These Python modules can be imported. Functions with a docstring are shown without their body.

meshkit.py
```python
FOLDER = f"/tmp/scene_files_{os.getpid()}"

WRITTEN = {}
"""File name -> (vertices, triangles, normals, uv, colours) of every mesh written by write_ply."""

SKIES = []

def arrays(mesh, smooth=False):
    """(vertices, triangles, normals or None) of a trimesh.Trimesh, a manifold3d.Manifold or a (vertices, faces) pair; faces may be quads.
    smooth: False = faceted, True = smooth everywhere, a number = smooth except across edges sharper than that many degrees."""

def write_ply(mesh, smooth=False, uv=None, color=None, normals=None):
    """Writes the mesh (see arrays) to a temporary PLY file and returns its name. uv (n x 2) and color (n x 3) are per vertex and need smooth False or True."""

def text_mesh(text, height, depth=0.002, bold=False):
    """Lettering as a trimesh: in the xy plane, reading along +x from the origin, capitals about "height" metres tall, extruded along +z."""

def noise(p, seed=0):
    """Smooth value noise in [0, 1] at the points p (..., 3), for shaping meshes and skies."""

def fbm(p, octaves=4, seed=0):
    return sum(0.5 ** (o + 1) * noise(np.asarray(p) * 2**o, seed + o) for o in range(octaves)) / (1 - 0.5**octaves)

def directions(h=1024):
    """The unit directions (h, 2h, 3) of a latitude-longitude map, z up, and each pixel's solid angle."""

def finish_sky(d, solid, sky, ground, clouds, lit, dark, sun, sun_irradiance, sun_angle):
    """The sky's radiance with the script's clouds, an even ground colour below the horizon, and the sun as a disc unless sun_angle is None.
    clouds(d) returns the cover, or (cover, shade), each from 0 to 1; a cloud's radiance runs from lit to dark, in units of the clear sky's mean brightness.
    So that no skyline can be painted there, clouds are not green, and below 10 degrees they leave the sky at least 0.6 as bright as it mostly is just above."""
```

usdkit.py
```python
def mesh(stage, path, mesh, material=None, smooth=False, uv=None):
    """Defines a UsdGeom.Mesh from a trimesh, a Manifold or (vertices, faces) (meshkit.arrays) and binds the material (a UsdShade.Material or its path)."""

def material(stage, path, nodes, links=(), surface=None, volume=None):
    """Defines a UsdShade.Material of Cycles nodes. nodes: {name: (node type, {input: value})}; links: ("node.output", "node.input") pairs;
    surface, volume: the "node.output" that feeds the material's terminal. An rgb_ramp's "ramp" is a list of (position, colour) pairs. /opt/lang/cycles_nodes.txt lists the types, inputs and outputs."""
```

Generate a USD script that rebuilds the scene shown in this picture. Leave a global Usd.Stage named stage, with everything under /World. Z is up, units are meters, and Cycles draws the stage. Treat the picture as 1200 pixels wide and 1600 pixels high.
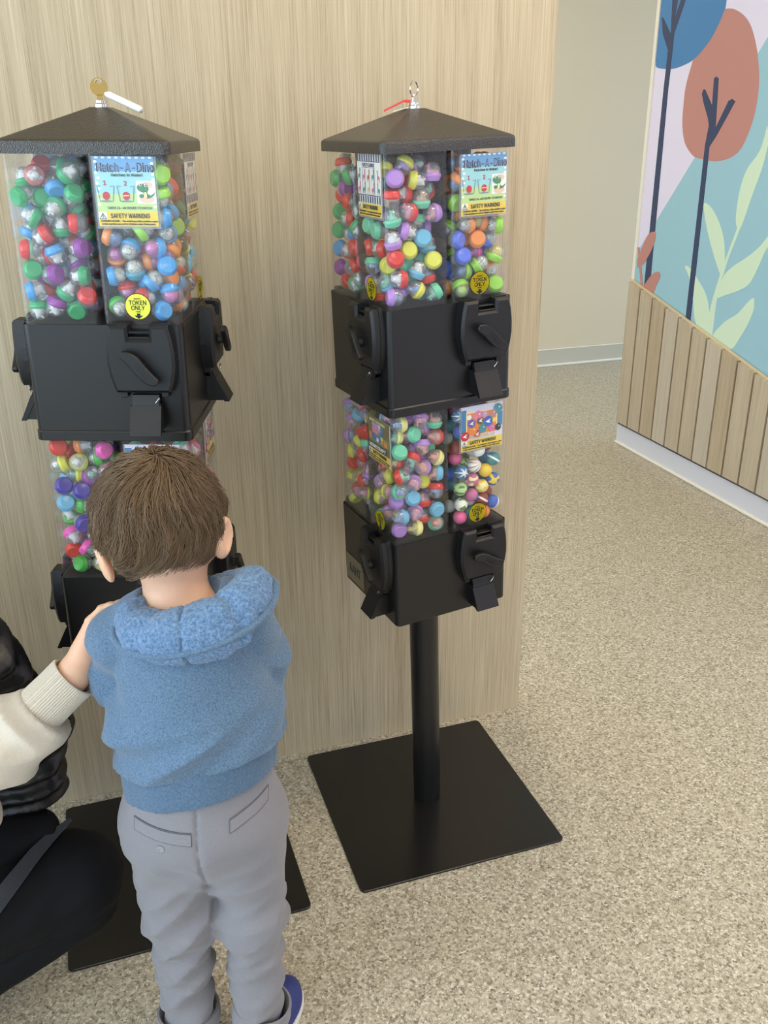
import math, random
import numpy as np, trimesh, manifold3d
import shapely.geometry as sg
from shapely import affinity
from scipy.spatial.transform import Rotation as Rot
import usdkit, meshkit
from pxr import Usd, UsdGeom, UsdLux, UsdShade, Gf, Sdf, Vt

stage = Usd.Stage.CreateInMemory()
UsdGeom.SetStageUpAxis(stage, 'Z')
UsdGeom.SetStageMetersPerUnit(stage, 1.0)
UsdGeom.Xform.Define(stage, '/World')
UsdGeom.Scope.Define(stage, '/World/Looks')

# ---------------------------------------------------------------- camera (phone held at eye level, tilted down 22.5 degrees)
EYE = (0.0, 0.0, 1.45)
PITCH, ROLL = math.radians(22.48), math.radians(-0.51)
cam = UsdGeom.Camera.Define(stage, '/World/camera')
_fw = np.array([0, math.cos(PITCH), -math.sin(PITCH)]); _up = np.array([0, math.sin(PITCH), math.cos(PITCH)]); _rt = np.array([1.0, 0, 0])
_r = _rt * math.cos(ROLL) + _up * math.sin(ROLL); _u = -_rt * math.sin(ROLL) + _up * math.cos(ROLL)
_m = np.eye(4); _m[0, :3], _m[1, :3], _m[2, :3], _m[3, :3] = _r, _u, -_fw, EYE
cam.AddTransformOp().Set(Gf.Matrix4d(_m.tolist()))
cam.CreateFocalLengthAttr(42.133); cam.CreateHorizontalApertureAttr(36.0); cam.CreateVerticalApertureAttr(48.0)
cam.CreateClippingRangeAttr((0.05, 200.0)); cam.CreateFStopAttr(0.0)
cam.CreateExposureAttr(0.15)

# ---------------------------------------------------------------- light: cool daylight through the shop front, warm ceiling panels
ROOM = math.radians(18.3)                                   # the room's walls stand at this angle to the picture plane
ex, ey = np.array([math.cos(ROOM), math.sin(ROOM), 0]), np.array([-math.sin(ROOM), math.cos(ROOM), 0])
dome = UsdLux.DomeLight.Define(stage, '/World/daylight')
dome.CreateIntensityAttr(0.72); dome.CreateColorAttr(Gf.Vec3f(0.66, 0.83, 1.0))

def rect_light(name, centre, x_axis, y_axis, w, h, power, color):
    """y_axis x x_axis: the light shines along -(x_axis x y_axis)."""
    l = UsdLux.RectLight.Define(stage, '/World/' + name)
    z = np.cross(x_axis, y_axis); m = np.eye(4); m[0, :3], m[1, :3], m[2, :3], m[3, :3] = x_axis, y_axis, z, centre
    l.AddTransformOp().Set(Gf.Matrix4d(m.tolist()))
    l.CreateWidthAttr(w); l.CreateHeightAttr(h); l.CreateIntensityAttr(power); l.CreateColorAttr(Gf.Vec3f(*color))

WARM = (1.0, 0.86, 0.66)
CEIL = 2.75
for i, (a, b, p) in enumerate([(1.0, 0.9, 13), (2.3, 0.6, 13), (-0.4, -0.6, 9), (1.6, -1.2, 10), (0.95, 2.75, 15), (1.75, 4.7, 11), (-1.8, 0.4, 9)]):
    c = ex * a + ey * b
    rect_light('ceiling_panel_light_%d' % i, (c[0], c[1], CEIL - 0.02), ex, ey, 0.6, 0.6, p, WARM)

rect_light('shop_window_light', (-3.4, -0.9, 1.45), np.array([0.35, -0.937, 0]), np.array([0.0, 0, 1]), 3.0, 2.2, 3.2, (0.72, 0.87, 1.0))

# ---------------------------------------------------------------- helpers
taken = {}
def path_for(name, parent=None):
    base = (str(parent.GetPath()) if parent is not None else '/World') + '/'
    n = taken.get(base + name, -1) + 1; taken[base + name] = n
    return base + (name if n == 0 else '%s_%03d' % (name, n))

def tag(p, label=None, cat=None, group=None, kind=None):
    p = p.GetPrim() if hasattr(p, 'GetPrim') else p
    for k, v in (('label', label), ('category', cat), ('group', group), ('kind', kind)):
        if v: p.SetCustomDataByKey(k, v)
    return p

def thing(name, label, cat, loc=(0, 0, 0), group=None):
    x = UsdGeom.Xform.Define(stage, path_for(name)); x.AddTranslateOp().Set(Gf.Vec3d(*map(float, loc)))
    return tag(x, label, cat, group)

origin_of = {}
def obj(name, mesh, m, parent=None, smooth=False, label=None, cat=None, group=None, kind=None):
    return tag(usdkit.mesh(stage, path_for(name, parent), mesh, '/World/Looks/' + m, smooth=smooth), label, cat, group, kind)

def cat_mesh(*ms):
    vs, fs, n = [], [], 0
    for m in ms:
        v, f = (m.vertices, m.faces) if hasattr(m, 'faces') else m
        vs.append(np.asarray(v, float)); fs.append(np.asarray(f) + n); n += len(v)
    return np.vstack(vs), np.vstack(fs)

def box(lo, hi, bevel=0.0):
    lo, hi = np.array(lo, float), np.array(hi, float)
    if not bevel:
        b = trimesh.creation.box(hi - lo); return np.array(b.vertices) + (lo + hi) / 2, np.array(b.faces)
    pts = []
    for k in range(3):
        s = np.array([bevel] * 3); s[k] = 0
        for sx in (0, 1):
            for sy in (0, 1):
                for sz in (0, 1):
                    c = np.array([sx, sy, sz]); pts.append(np.where(c, hi - s, lo + s))
    return hull(pts)

def hull(pts):
    m = manifold3d.Manifold.hull_points(np.asarray(pts, float)).to_mesh()
    return np.array(m.vert_properties[:, :3]), np.array(m.tri_verts)

def move(mesh, R=None, t=(0, 0, 0)):
    v, f = mesh if not hasattr(mesh, 'faces') else (mesh.vertices, mesh.faces)
    v = np.asarray(v, float)
    if R is not None: v = v @ np.asarray(R).T
    return v + np.asarray(t, float), np.asarray(f)

def extrude(poly, h, z0=0.0):
    """Shapely polygon extruded along +z."""
    m = trimesh.creation.extrude_polygon(poly, h); return np.array(m.vertices) + [0, 0, z0], np.array(m.faces)

def lathe(profile, n=32):
    """Profile [(r, z), ...] turned about z."""
    p = np.array(profile, float); a = np.linspace(0, 2 * math.pi, n, endpoint=False)
    v = np.stack([np.outer(p[:, 0], np.cos(a)), np.outer(p[:, 0], np.sin(a)), np.outer(p[:, 1], np.ones(n))], -1).reshape(-1, 3)
    f = []
    for i in range(len(p) - 1):
        for j in range(n):
            q, s = i * n + j, i * n + (j + 1) % n
            f += [(q, s, s + n), (q, s + n, q + n)]
    return v, np.array(f)

def loft(rings, cap0=True, cap1=True):
    """Closed rings of equal length, joined; flat caps fan from their centres."""
    n = len(rings[0]); v = np.vstack(rings); f = []
    for i in range(len(rings) - 1):
        for j in range(n):
            q, s = i * n + j, i * n + (j + 1) % n
            f += [(q, s, s + n), (q, s + n, q + n)]
    if cap0:
        v = np.vstack([v, np.mean(rings[0], 0)]); c = len(v) - 1; f += [(c, (j + 1) % n, j) for j in range(n)]
    if cap1:
        v = np.vstack([v, np.mean(rings[-1], 0)]); c = len(v) - 1; o = (len(rings) - 1) * n; f += [(c, o + j, o + (j + 1) % n) for j in range(n)]
    return v, np.array(f)

def rsq(half, r, z, n=6, c=(0, 0)):
    """A ring: square of half width half with corners of radius r, at height z."""
    out = []
    for k in range(4):
        a0 = k * math.pi / 2; sx, sy = ((1, 1), (-1, 1), (-1, -1), (1, -1))[k]
        for i in range(n):
            a = a0 + math.pi / 2 * i / (n - 1)
            out.append((c[0] + sx * (half - r) + r * math.cos(a), c[1] + sy * (half - r) + r * math.sin(a), z))
    return np.array(out)

def tube(points, radius, n=10, caps=True):
    """A round tube along points; radius a number or one per point."""
    P = np.array(points, float); rad = np.broadcast_to(radius, len(P))
    T = np.gradient(P, axis=0); T /= np.linalg.norm(T, axis=1)[:, None]
    u = np.cross(T[0], [0.3, 0.2, 0.9]); u /= np.linalg.norm(u); rings = []
    for p, t, r in zip(P, T, rad):
        u = u - t * (u @ t); u /= np.linalg.norm(u); w = np.cross(t, u)
        a = np.linspace(0, 2 * math.pi, n, endpoint=False)
        rings.append(p + r * (np.outer(np.cos(a), u) + np.outer(np.sin(a), w)))
    return loft(rings, caps, caps)

# ---------------------------------------------------------------- materials
def mat(name, color, rough=0.5, nodes=None, links=(), **kw):
    n = {'p': ('principled_bsdf', dict(base_color=color, roughness=rough, **kw)), **(nodes or {})}
    usdkit.material(stage, '/World/Looks/' + name, n, list(links), surface='p.BSDF')

def srgb(r, g, b):
    return tuple(((c / 255 + 0.055) / 1.055) ** 2.4 if c > 10 else c / 255 / 12.92 for c in (r, g, b))

def bumpy(name, color, rough, scale, strength, dist=0.001, detail=2.0, var=0.0, **kw):
    nodes = {'co': ('geometry', {}), 'n': ('noise_texture', dict(scale=scale, detail=detail)), 'b': ('bump', dict(strength=strength, distance=dist))}
    links = [('co.position', 'n.vector'), ('n.fac', 'b.height'), ('b.normal', 'p.normal')]
    if var:
        nodes['rm'] = ('rgb_ramp', dict(ramp=[(0.25, tuple(c * (1 - var) for c in color)), (0.75, tuple(min(1, c * (1 + var)) for c in color))]))
        links += [('n.fac', 'rm.fac'), ('rm.color', 'p.base_color')]
    mat(name, color, rough, nodes, links, **kw)

def pane(name, tint=(1, 1, 1), lo=0.04, hi=0.6, rough=0.02, haze=0.0, haze_color=(0.8, 0.78, 0.74), power=4.0):
    """Thin clear plastic: transparent, glossy towards grazing angles, a little scattering."""
    nodes = {'lw': ('layer_weight', dict(blend=0.5)), 'pw': ('math', dict(math_type='power', value2=power)),
             'mr': ('map_range', dict(from_min=0.0, from_max=1.0, to_min=lo, to_max=hi)),
             't': ('transparent_bsdf', dict(color=tint)), 'g': ('glossy_bsdf', dict(color=(1, 1, 1), roughness=rough)), 'm': ('mix_closure', {})}
    links = [('lw.facing', 'pw.value1'), ('pw.value', 'mr.value'), ('mr.result', 'm.fac'), ('t.BSDF', 'm.closure1'), ('g.BSDF', 'm.closure2')]
    out = 'm.closure'
    if haze:
        nodes['d'] = ('diffuse_bsdf', dict(color=haze_color)); nodes['m2'] = ('mix_closure', dict(fac=haze))
        links += [('m.closure', 'm2.closure1'), ('d.BSDF', 'm2.closure2')]; out = 'm2.closure'
    usdkit.material(stage, '/World/Looks/' + name, nodes, links, surface=out)

bumpy('black_steel', srgb(15, 15, 16), 0.32, 1600, 0.22, 0.0006, specular_ior_level=0.55)
bumpy('black_lid', srgb(34, 31, 28), 0.22, 430, 0.8, 0.0022, detail=3.0, specular_ior_level=0.9)
bumpy('black_plastic', srgb(13, 13, 15), 0.45, 1100, 0.35, 0.0008)
bumpy('black_plate', srgb(22, 21, 20), 0.24, 700, 0.05, 0.0004, specular_ior_level=0.6)
mat('black_matt', srgb(16, 16, 17), 0.6)
mat('chrome', (0.8, 0.8, 0.8), 0.12, metallic=1.0)
mat('brass', srgb(158, 124, 68), 0.28, metallic=1.0)
mat('nickel', srgb(214, 205, 180), 0.22, metallic=1.0)
mat('red_plastic', srgb(226, 54, 40), 0.3)
mat('white_plastic', srgb(236, 236, 230), 0.3)
mat('plate_metal', srgb(150, 146, 132), 0.33, metallic=0.9)
pane('clear_plastic', (0.985, 0.99, 0.985), 0.022, 0.5, 0.03, haze=0.012)
pane('capsule_plastic', (0.95, 0.96, 0.97), 0.07, 0.95, 0.05, haze=0.10, haze_color=(0.88, 0.90, 0.95), power=2.4)
pane('ring_plastic', (0.93, 0.93, 0.9), 0.1, 0.8, 0.1)
# wood veneer laminate: fine upright grain, paler and darker streaks
def wood(name, rot, stops, sx, sz, scale=1.0, rough=0.5):
    nodes = {'co': ('geometry', {}), 'mp': ('mapping', dict(mapping_type='point', rotation=(0, 0, -rot), scale=(1, 1, 1))),
             'm2': ('mapping', dict(scale=(sx, sx, sz))), 'n': ('noise_texture', dict(scale=scale, detail=5.0, roughness=0.65, distortion=0.15)),
             'm3': ('mapping', dict(scale=(sx * .16, sx * .16, sz * .3))), 'n2': ('noise_texture', dict(scale=scale, detail=3.0)),
             'a': ('mix_float', dict(fac=0.30)), 'rm': ('rgb_ramp', dict(ramp=stops)), 'b': ('bump', dict(strength=0.12, distance=0.0006))}
    links = [('co.position', 'mp.vector'), ('mp.vector', 'm2.vector'), ('m2.vector', 'n.vector'), ('mp.vector', 'm3.vector'), ('m3.vector', 'n2.vector'),
             ('n.fac', 'a.a'), ('n2.fac', 'a.b'), ('a.result', 'rm.fac'), ('rm.color', 'p.base_color'), ('n.fac', 'b.height'), ('b.normal', 'p.normal')]
    mat(name, (0.5, 0.4, 0.3), rough, nodes, links)
wood('wood_wall', ROOM, [(0.30, srgb(150, 132, 104)), (0.45, srgb(182, 166, 137)), (0.58, srgb(196, 181, 152)), (0.74, srgb(214, 200, 172))], 380, 5.0)
for i, (c0, c1) in enumerate((((170, 154, 130), (200, 185, 160)), ((164, 146, 120), (194, 176, 148)), ((178, 164, 144), (204, 192, 172)))):
    wood('slat_wood_%d' % i, ROOM, [(0.3, srgb(*c0)), (0.7, srgb(*c1))], 70, 3.0)
mat('slat_backing', srgb(120, 96, 66), 0.6)
mat('slat_cap', srgb(214, 196, 160), 0.45)
bumpy('cream_paint', srgb(214, 199, 171), 0.6, 500, 0.08, 0.0005)
mat('white_trim', srgb(232, 228, 214), 0.35)
mat('vinyl_base', srgb(192, 186, 168), 0.4)
mat('pale_base', srgb(214, 214, 222), 0.22)
mat('ceiling_paint', srgb(226, 222, 212), 0.8)
# speckled resilient floor: pale chips in a beige ground with dark flecks
_c = {'co': ('geometry', {}), 'v': ('voronoi_texture', dict(scale=210.0, feature='f1')), 'sp': ('separate_color', {}),
      'rm': ('rgb_ramp', dict(interpolate=False, ramp=[(0.0, srgb(92, 84, 70)), (0.07, srgb(136, 126, 106)), (0.25, srgb(168, 158, 136)), (0.5, srgb(188, 178, 156)), (0.72, srgb(206, 198, 178)), (0.9, srgb(228, 222, 206))])),
      'v2': ('voronoi_texture', dict(scale=480.0, feature='f1')), 's2': ('separate_color', {}),
      'r2': ('rgb_ramp', dict(interpolate=False, ramp=[(0.0, srgb(120, 110, 92)), (0.2, srgb(172, 162, 140)), (0.6, srgb(196, 187, 166)), (0.9, srgb(222, 215, 198))])),
      'mx': ('mix', dict(fac=0.4)), 'n': ('noise_texture', dict(scale=260.0)), 'b': ('bump', dict(strength=0.05, distance=0.0005))}
mat('floor_vinyl', (0.5, 0.45, 0.38), 0.42, _c, [('co.position', 'v.vector'), ('v.color', 'sp.color'), ('sp.r', 'rm.fac'), ('co.position', 'v2.vector'), ('v2.color', 's2.color'),
    ('s2.g', 'r2.fac'), ('rm.color', 'mx.color1'), ('r2.color', 'mx.color2'), ('mx.color', 'p.base_color'), ('co.position', 'n.vector'), ('n.fac', 'b.height'), ('b.normal', 'p.normal')])
# flat print inks
INK = dict(lavender=(224, 218, 240), sky=(152, 195, 210), blue=(64, 126, 180), rust=(188, 132, 124), navy=(46, 62, 96), leaf=(208, 230, 204), olive=(200, 214, 170),
           white=(244, 244, 240), black=(22, 22, 22), yellow=(240, 206, 70), sticker=(226, 230, 70), print_blue=(110, 170, 220), print_aqua=(160, 214, 222), print_green=(196, 222, 150), red=(200, 40, 60),
           dino=(70, 140, 96), egg=(238, 200, 180), title=(128, 146, 190), outline=(40, 50, 70), llama_pink=(206, 110, 160), llama_teal=(70, 140, 150), llama_brown=(170, 104, 84), llama_tan=(214, 180, 150),
           stripe=(70, 84, 130), orange=(240, 140, 60), purple=(110, 90, 180), pink=(236, 130, 160), soil=(110, 100, 60), grass=(120, 150, 70), glassgrey=(120, 150, 160), lilac=(200, 160, 210), cream=(250, 236, 170), deep_blue=(60, 100, 190))
for k, c in INK.items(): mat('ink_' + k, srgb(*c), 0.45)

# ================================================================ the setting
WC = np.array([0.3642, 2.0879, 0.0])                        # free end of the wood wall, at the floor
def frame(v, o, x, y):                                      # local (a, b, z) along x, y from o
    v = np.asarray(v, float); return o + np.outer(v[:, 0], x) + np.outer(v[:, 1], y) + np.outer(v[:, 2], [0, 0, 1])
def fbox(o, x, y, lo, hi, bevel=0.0):
    v, f = box(lo, hi, bevel); return frame(v, o, x, y), f

obj('floor', box((-6, -5, -0.1), (6, 9, 0)), 'floor_vinyl', label='speckled beige resilient floor', kind='structure')
wl = obj('wall_left', fbox(WC, ex, ey, (-2.6, 0, 0), (0, 0.12, CEIL)), 'wood_wall', label='pale wood veneer wall behind the machines', kind='structure')

FW = np.array([1.064, 6.085, 0.0])
obj('wall_back', fbox(FW, ex, ey, (-4.5, 0.0, 0), (3.0, 0.12, CEIL)), 'cream_paint', label='plain cream wall at the far end of the passage', kind='structure')
bb = obj('baseboard_back', fbox(FW, ex, ey, (-4.4, -0.006, 0.012), (0.95, 0.0, 0.112)), 'vinyl_base', label='pale vinyl base along the far cream wall', kind='structure')
obj('top_bead', fbox(FW, ex, ey, (-4.4, -0.009, 0.112), (0.95, 0.0, 0.119), 0.002), 'white_trim', bb)
obj('cove_bead', fbox(FW, ex, ey, (-4.4, -0.02, 0.0), (0.95, 0.0, 0.016), 0.004), 'white_trim', bb)

# mural wall: runs from MA towards the camera, faces the passage
MA = np.array([1.2047, 4.4225, 0.0]); md = np.array([0.297, -0.9549, 0]); mn = np.array([-0.9549, -0.297, 0])
wr = obj('wall_right', fbox(MA, md, mn, (0.0, -0.14, 0), (6.6, -0.004, CEIL)), 'ink_lavender', label='lavender painted mural wall on the right', kind='structure')
def print_on_wall(name, pts, ink, level, parent):
    """Flat print on the mural wall: an outline in wall metres (along, up), a film of paint thick."""
    p = sg.Polygon(pts).buffer(0)
    v, f = extrude(p, 0.0004 + 0.0004 * level)
    return obj(name, (frame(np.stack([v[:, 0], v[:, 2] - 0.004, v[:, 1]], 1), MA, md, mn), f[:, ::-1]), 'ink_' + ink, parent)
def smooth_outline(pts, k=8):
    """Catmull-Rom through the points."""
    p = np.array(pts, float); n = len(p); out = []
    for i in range(n):
        a, b, c, d = p[i - 1], p[i], p[(i + 1) % n], p[(i + 2) % n]
        for t in np.linspace(0, 1, k, endpoint=False):
            out.append(0.5 * (2 * b + (c - a) * t + (2 * a - 5 * b + 4 * c - d) * t * t + (3 * b - a - 3 * c + d) * t ** 3))
    return out
MURAL = [('sky_shape', 'sky', 0, 0, [(0.0, 0.931), (0.382, 1.374), (0.753, 1.806), (1.953, 3.173), (1.953, 0.2), (0.0, 0.4)]), ('rust_tree_crown', 'rust', 1, 1, [(0.487, 1.91), (0.559, 1.889), (0.62, 1.849), (0.664, 1.792), (0.703, 1.714), (0.726, 1.629), (0.726, 1.545), (0.705, 1.467), (0.666, 1.403), (0.604, 1.371), (0.52, 1.359), (0.429, 1.366), (0.365, 1.379), (0.3, 1.427), (0.267, 1.497), (0.259, 1.576), (0.262, 1.653), (0.291, 1.744), (0.316, 1.808), (0.349, 1.861), (0.405, 1.902)]), ('blue_tree_crown', 'blue', 2, 1, [(0.018, 1.8), (0.0185, 1.765), (0.022, 1.742), (0.05, 1.731), (0.135, 1.722), (0.216, 1.728), (0.305, 1.751), (0.384, 1.802), (0.43, 1.853), (0.456, 1.897), (0.467, 1.941), (0.47, 2.2), (0.42, 2.42), (0.3, 2.6), (0.15, 2.66), (0.04, 2.63), (0.018, 2.55), (0.018, 2.2)]), ('tall_tree_stem', 'navy', 3, 0, [(0.102, 0.79), (0.1, 1.644), (0.104, 1.796), (0.051, 1.865), (0.032, 1.931), (0.046, 1.925), (0.112, 1.859), (0.099, 1.986), (0.175, 2.3), (0.2, 2.3), (0.131, 1.92), (0.3, 2.25), (0.325, 2.24), (0.139, 1.857), (0.139, 1.789), (0.134, 1.642), (0.15, 0.786)]), ('small_tree_stem', 'navy', 3, 0, [(0.449, 0.703), (0.441, 1.418), (0.451, 1.494), (0.44, 1.52), (0.395, 1.584), (0.38, 1.614), (0.385, 1.63), (0.397, 1.631), (0.456, 1.569), (0.448, 1.668), (0.461, 1.674), (0.478, 1.666), (0.497, 1.485), (0.558, 1.582), (0.579, 1.588), (0.6, 1.578), (0.513, 1.46), (0.472, 1.414), (0.486, 0.699)]), ('pale_leaf', 'leaf', 2, 1, [(0.804, 1.487), (0.823, 1.427), (0.81, 1.34), (0.779, 1.251), (0.735, 1.119), (0.709, 1.119), (0.695, 1.163), (0.698, 1.255), (0.722, 1.33), (0.779, 1.395), (0.798, 1.45)]), ('pale_leaf', 'leaf', 2, 1, [(0.483, 1.195), (0.536, 1.178), (0.6, 1.121), (0.643, 1.055), (0.666, 0.968), (0.668, 0.928), (0.65, 0.922), (0.601, 0.979), (0.536, 1.072), (0.494, 1.149)]), ('pale_leaf', 'leaf', 2, 1, [(0.647, 0.83), (0.689, 0.845), (0.768, 0.875), (0.829, 0.91), (0.867, 0.975), (0.892, 1.036), (0.924, 1.089), (0.913, 1.113), (0.856, 1.054), (0.793, 1.009), (0.72, 0.966), (0.671, 0.924), (0.647, 0.867)]), ('pale_leaf', 'leaf', 2, 1, [(0.4, 0.926), (0.433, 0.927), (0.515, 0.876), (0.572, 0.828), (0.605, 0.767), (0.633, 0.668), (0.565, 0.675), (0.517, 0.714), (0.482, 0.805), (0.441, 0.885)]), ('pale_leaf', 'leaf', 2, 1, [(0.869, 0.862), (0.875, 0.847), (0.877, 0.812), (0.856, 0.755), (0.821, 0.695), (0.776, 0.64), (0.686, 0.65), (0.648, 0.671), (0.711, 0.739), (0.787, 0.788), (0.843, 0.846)]), ('pale_plant_stem', 'leaf', 1, 0, [(0.717, 1.126), (0.734, 1.123), (0.685, 0.997), (0.658, 0.904), (0.644, 0.811), (0.645, 0.661), (0.59, 0.669), (0.618, 0.826), (0.647, 0.935)]), ('rust_leaf', 'rust', 4, 1, [(0.143, 1.052), (0.156, 1.029), (0.138, 0.978), (0.094, 0.917), (0.052, 0.887), (0.029, 0.884), (0.028, 0.925), (0.062, 0.99), (0.099, 1.038)]), ('rust_leaf', 'rust', 4, 1, [(0.211, 0.881), (0.224, 0.862), (0.204, 0.825), (0.168, 0.768), (0.091, 0.778), (0.128, 0.835), (0.168, 0.87)]), ('rust_plant_stem', 'rust', 5, 0, [(0.017, 0.971), (0.031, 0.972), (0.099, 0.789), (0.08, 0.787)])]
for name, ink, level, curved, pts in MURAL:
    print_on_wall(name, smooth_outline(pts) if curved else pts, ink, level, wr)
obj('corner_guard', fbox(MA, md, mn, (-0.006, -0.15, 0.0), (0.016, 0.0015, CEIL)), 'white_trim', wr)

# slatted wainscot with a top that falls towards the camera
tr = tag(UsdGeom.Xform.Define(stage, path_for('trim_1')), 'wainscot of upright oak slats under the mural, its top edge sloping down', kind='structure')
tr.GetPrim().SetCustomDataByKey('kind', 'structure')
def top_at(s): return 0.8235 - 0.2405 * s
rg = random.Random(3)
def slab(s0, s1, d0, d1, z0, drop=0.0):
    pts = [(s, d, z) for s in (s0, s1) for d in (d0, d1) for z in (z0, top_at(s) - drop)]
    return frame(hull(pts)[0], MA, md, mn), hull(pts)[1]
SLOPE_END = 2.6
obj('backing_panel', slab(0.004, SLOPE_END, 0.0, 0.006, 0.1), 'slat_backing', tr)
obj('top_cap', (lambda q: (frame(q[0], MA, md, mn), q[1]))(hull([(s, d, top_at(s) + dz) for s in (0.0, SLOPE_END) for d in (0.0, 0.0095) for dz in (-0.006, 0.002)])), 'slat_cap', tr)
s = 0.013
while s < SLOPE_END - 0.1:
    obj('slat', slab(s, s + 0.0955, 0.004, 0.024, 0.117, 0.0065), 'slat_wood_%d' % rg.choice((0, 0, 1, 2)), tr); s += 0.1068
br = obj('baseboard_right', fbox(MA, md, mn, (0.0, 0.0, 0.01), (6.6, 0.006, 0.117)), 'pale_base', label='glossy pale base under the slatted wainscot', kind='structure')
obj('cove_bead', fbox(MA, md, mn, (0.0, 0.0, 0.0), (6.6, 0.017, 0.014), 0.004), 'white_trim', br)
obj('ceiling', fbox(WC, ex, ey, (-3.2, -5.2, CEIL), (4.2, 5.2, CEIL + 0.1)), 'ceiling_paint', label='flat white ceiling above the passage', kind='structure')
# wall behind the camera, right half; the left half is the open, glazed shop front
obj('wall_front', fbox(WC, ex, ey, (-0.2, -5.0, 0), (4.2, -4.9, CEIL)), 'cream_paint', label='cream wall behind the camera', kind='structure')

# ================================================================ the two capsule machines
LIDB, C1T, C1B, C2T, C2B, APEX = 1.4366, 1.1902, 1.0021, 0.7505, 0.5728, 1.5015
CAB, LIP, LIDH, BASEH, POST, BOX = 0.1248, 0.1270, 0.1272, 0.2372, 0.0312, 0.1212
SIGN = {0: (1, -1), 1: (-1, -1), 2: (-1, 1), 3: (1, 1)}
MACHINES = {1: dict(at=(-0.4542, 1.5377), tilt=(0.01711, 0.02291), yaw=math.radians(90.16), base_yaw=math.radians(18.46)),
            2: dict(at=(0.0969, 1.7239), tilt=(0.04321, -0.0377), yaw=math.radians(25.89), base_yaw=math.radians(18.29))}
MACHINES[1]['tilt'] = (0.0118, 0.0158); MACHINES[2]['tilt'] = (0.0298, -0.0260)
def head_rot(k):
    """Rotation of a machine's head: its turn about the post, then the slight lean."""
    m = MACHINES[k]; return (Rot.from_rotvec([m['tilt'][0], m['tilt'][1], 0]) * Rot.from_euler('z', m['yaw'])).as_matrix()
def face_rot(k):
    """Local frame of face k: x to the right as seen from outside, -y outwards."""
    return Rot.from_euler('z', -math.pi / 2 * k).as_matrix()

def profile_plate():
    """Outline of a coin mechanism's front, x across, y up from its top edge."""
    prof = [(0.0, 0.045), (-0.02, 0.0498), (-0.042, 0.0524), (-0.062, 0.0526), (-0.082, 0.0494), (-0.0945, 0.0461), (-0.105, 0.0424)]
    left = [(-w, z) for z, w in prof]; right = [(w, z) for z, w in prof]
    slot = [(0.0165, 0.0), (0.0165, -0.0205), (-0.0165, -0.0205), (-0.0165, 0.0)]
    return sg.Polygon(right[:1] + right[1:] + left[::-1][:-1] + left[:1] + slot[::-1])

def on_face(mesh, z0, u0):
    """From (x across, y up, z outwards) to face coordinates: x across, -y outwards, z up."""
    v, f = mesh; v = np.asarray(v); return np.stack([v[:, 0] + u0, -(CAB + v[:, 2]), v[:, 1] + z0], 1), np.asarray(f)

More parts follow.
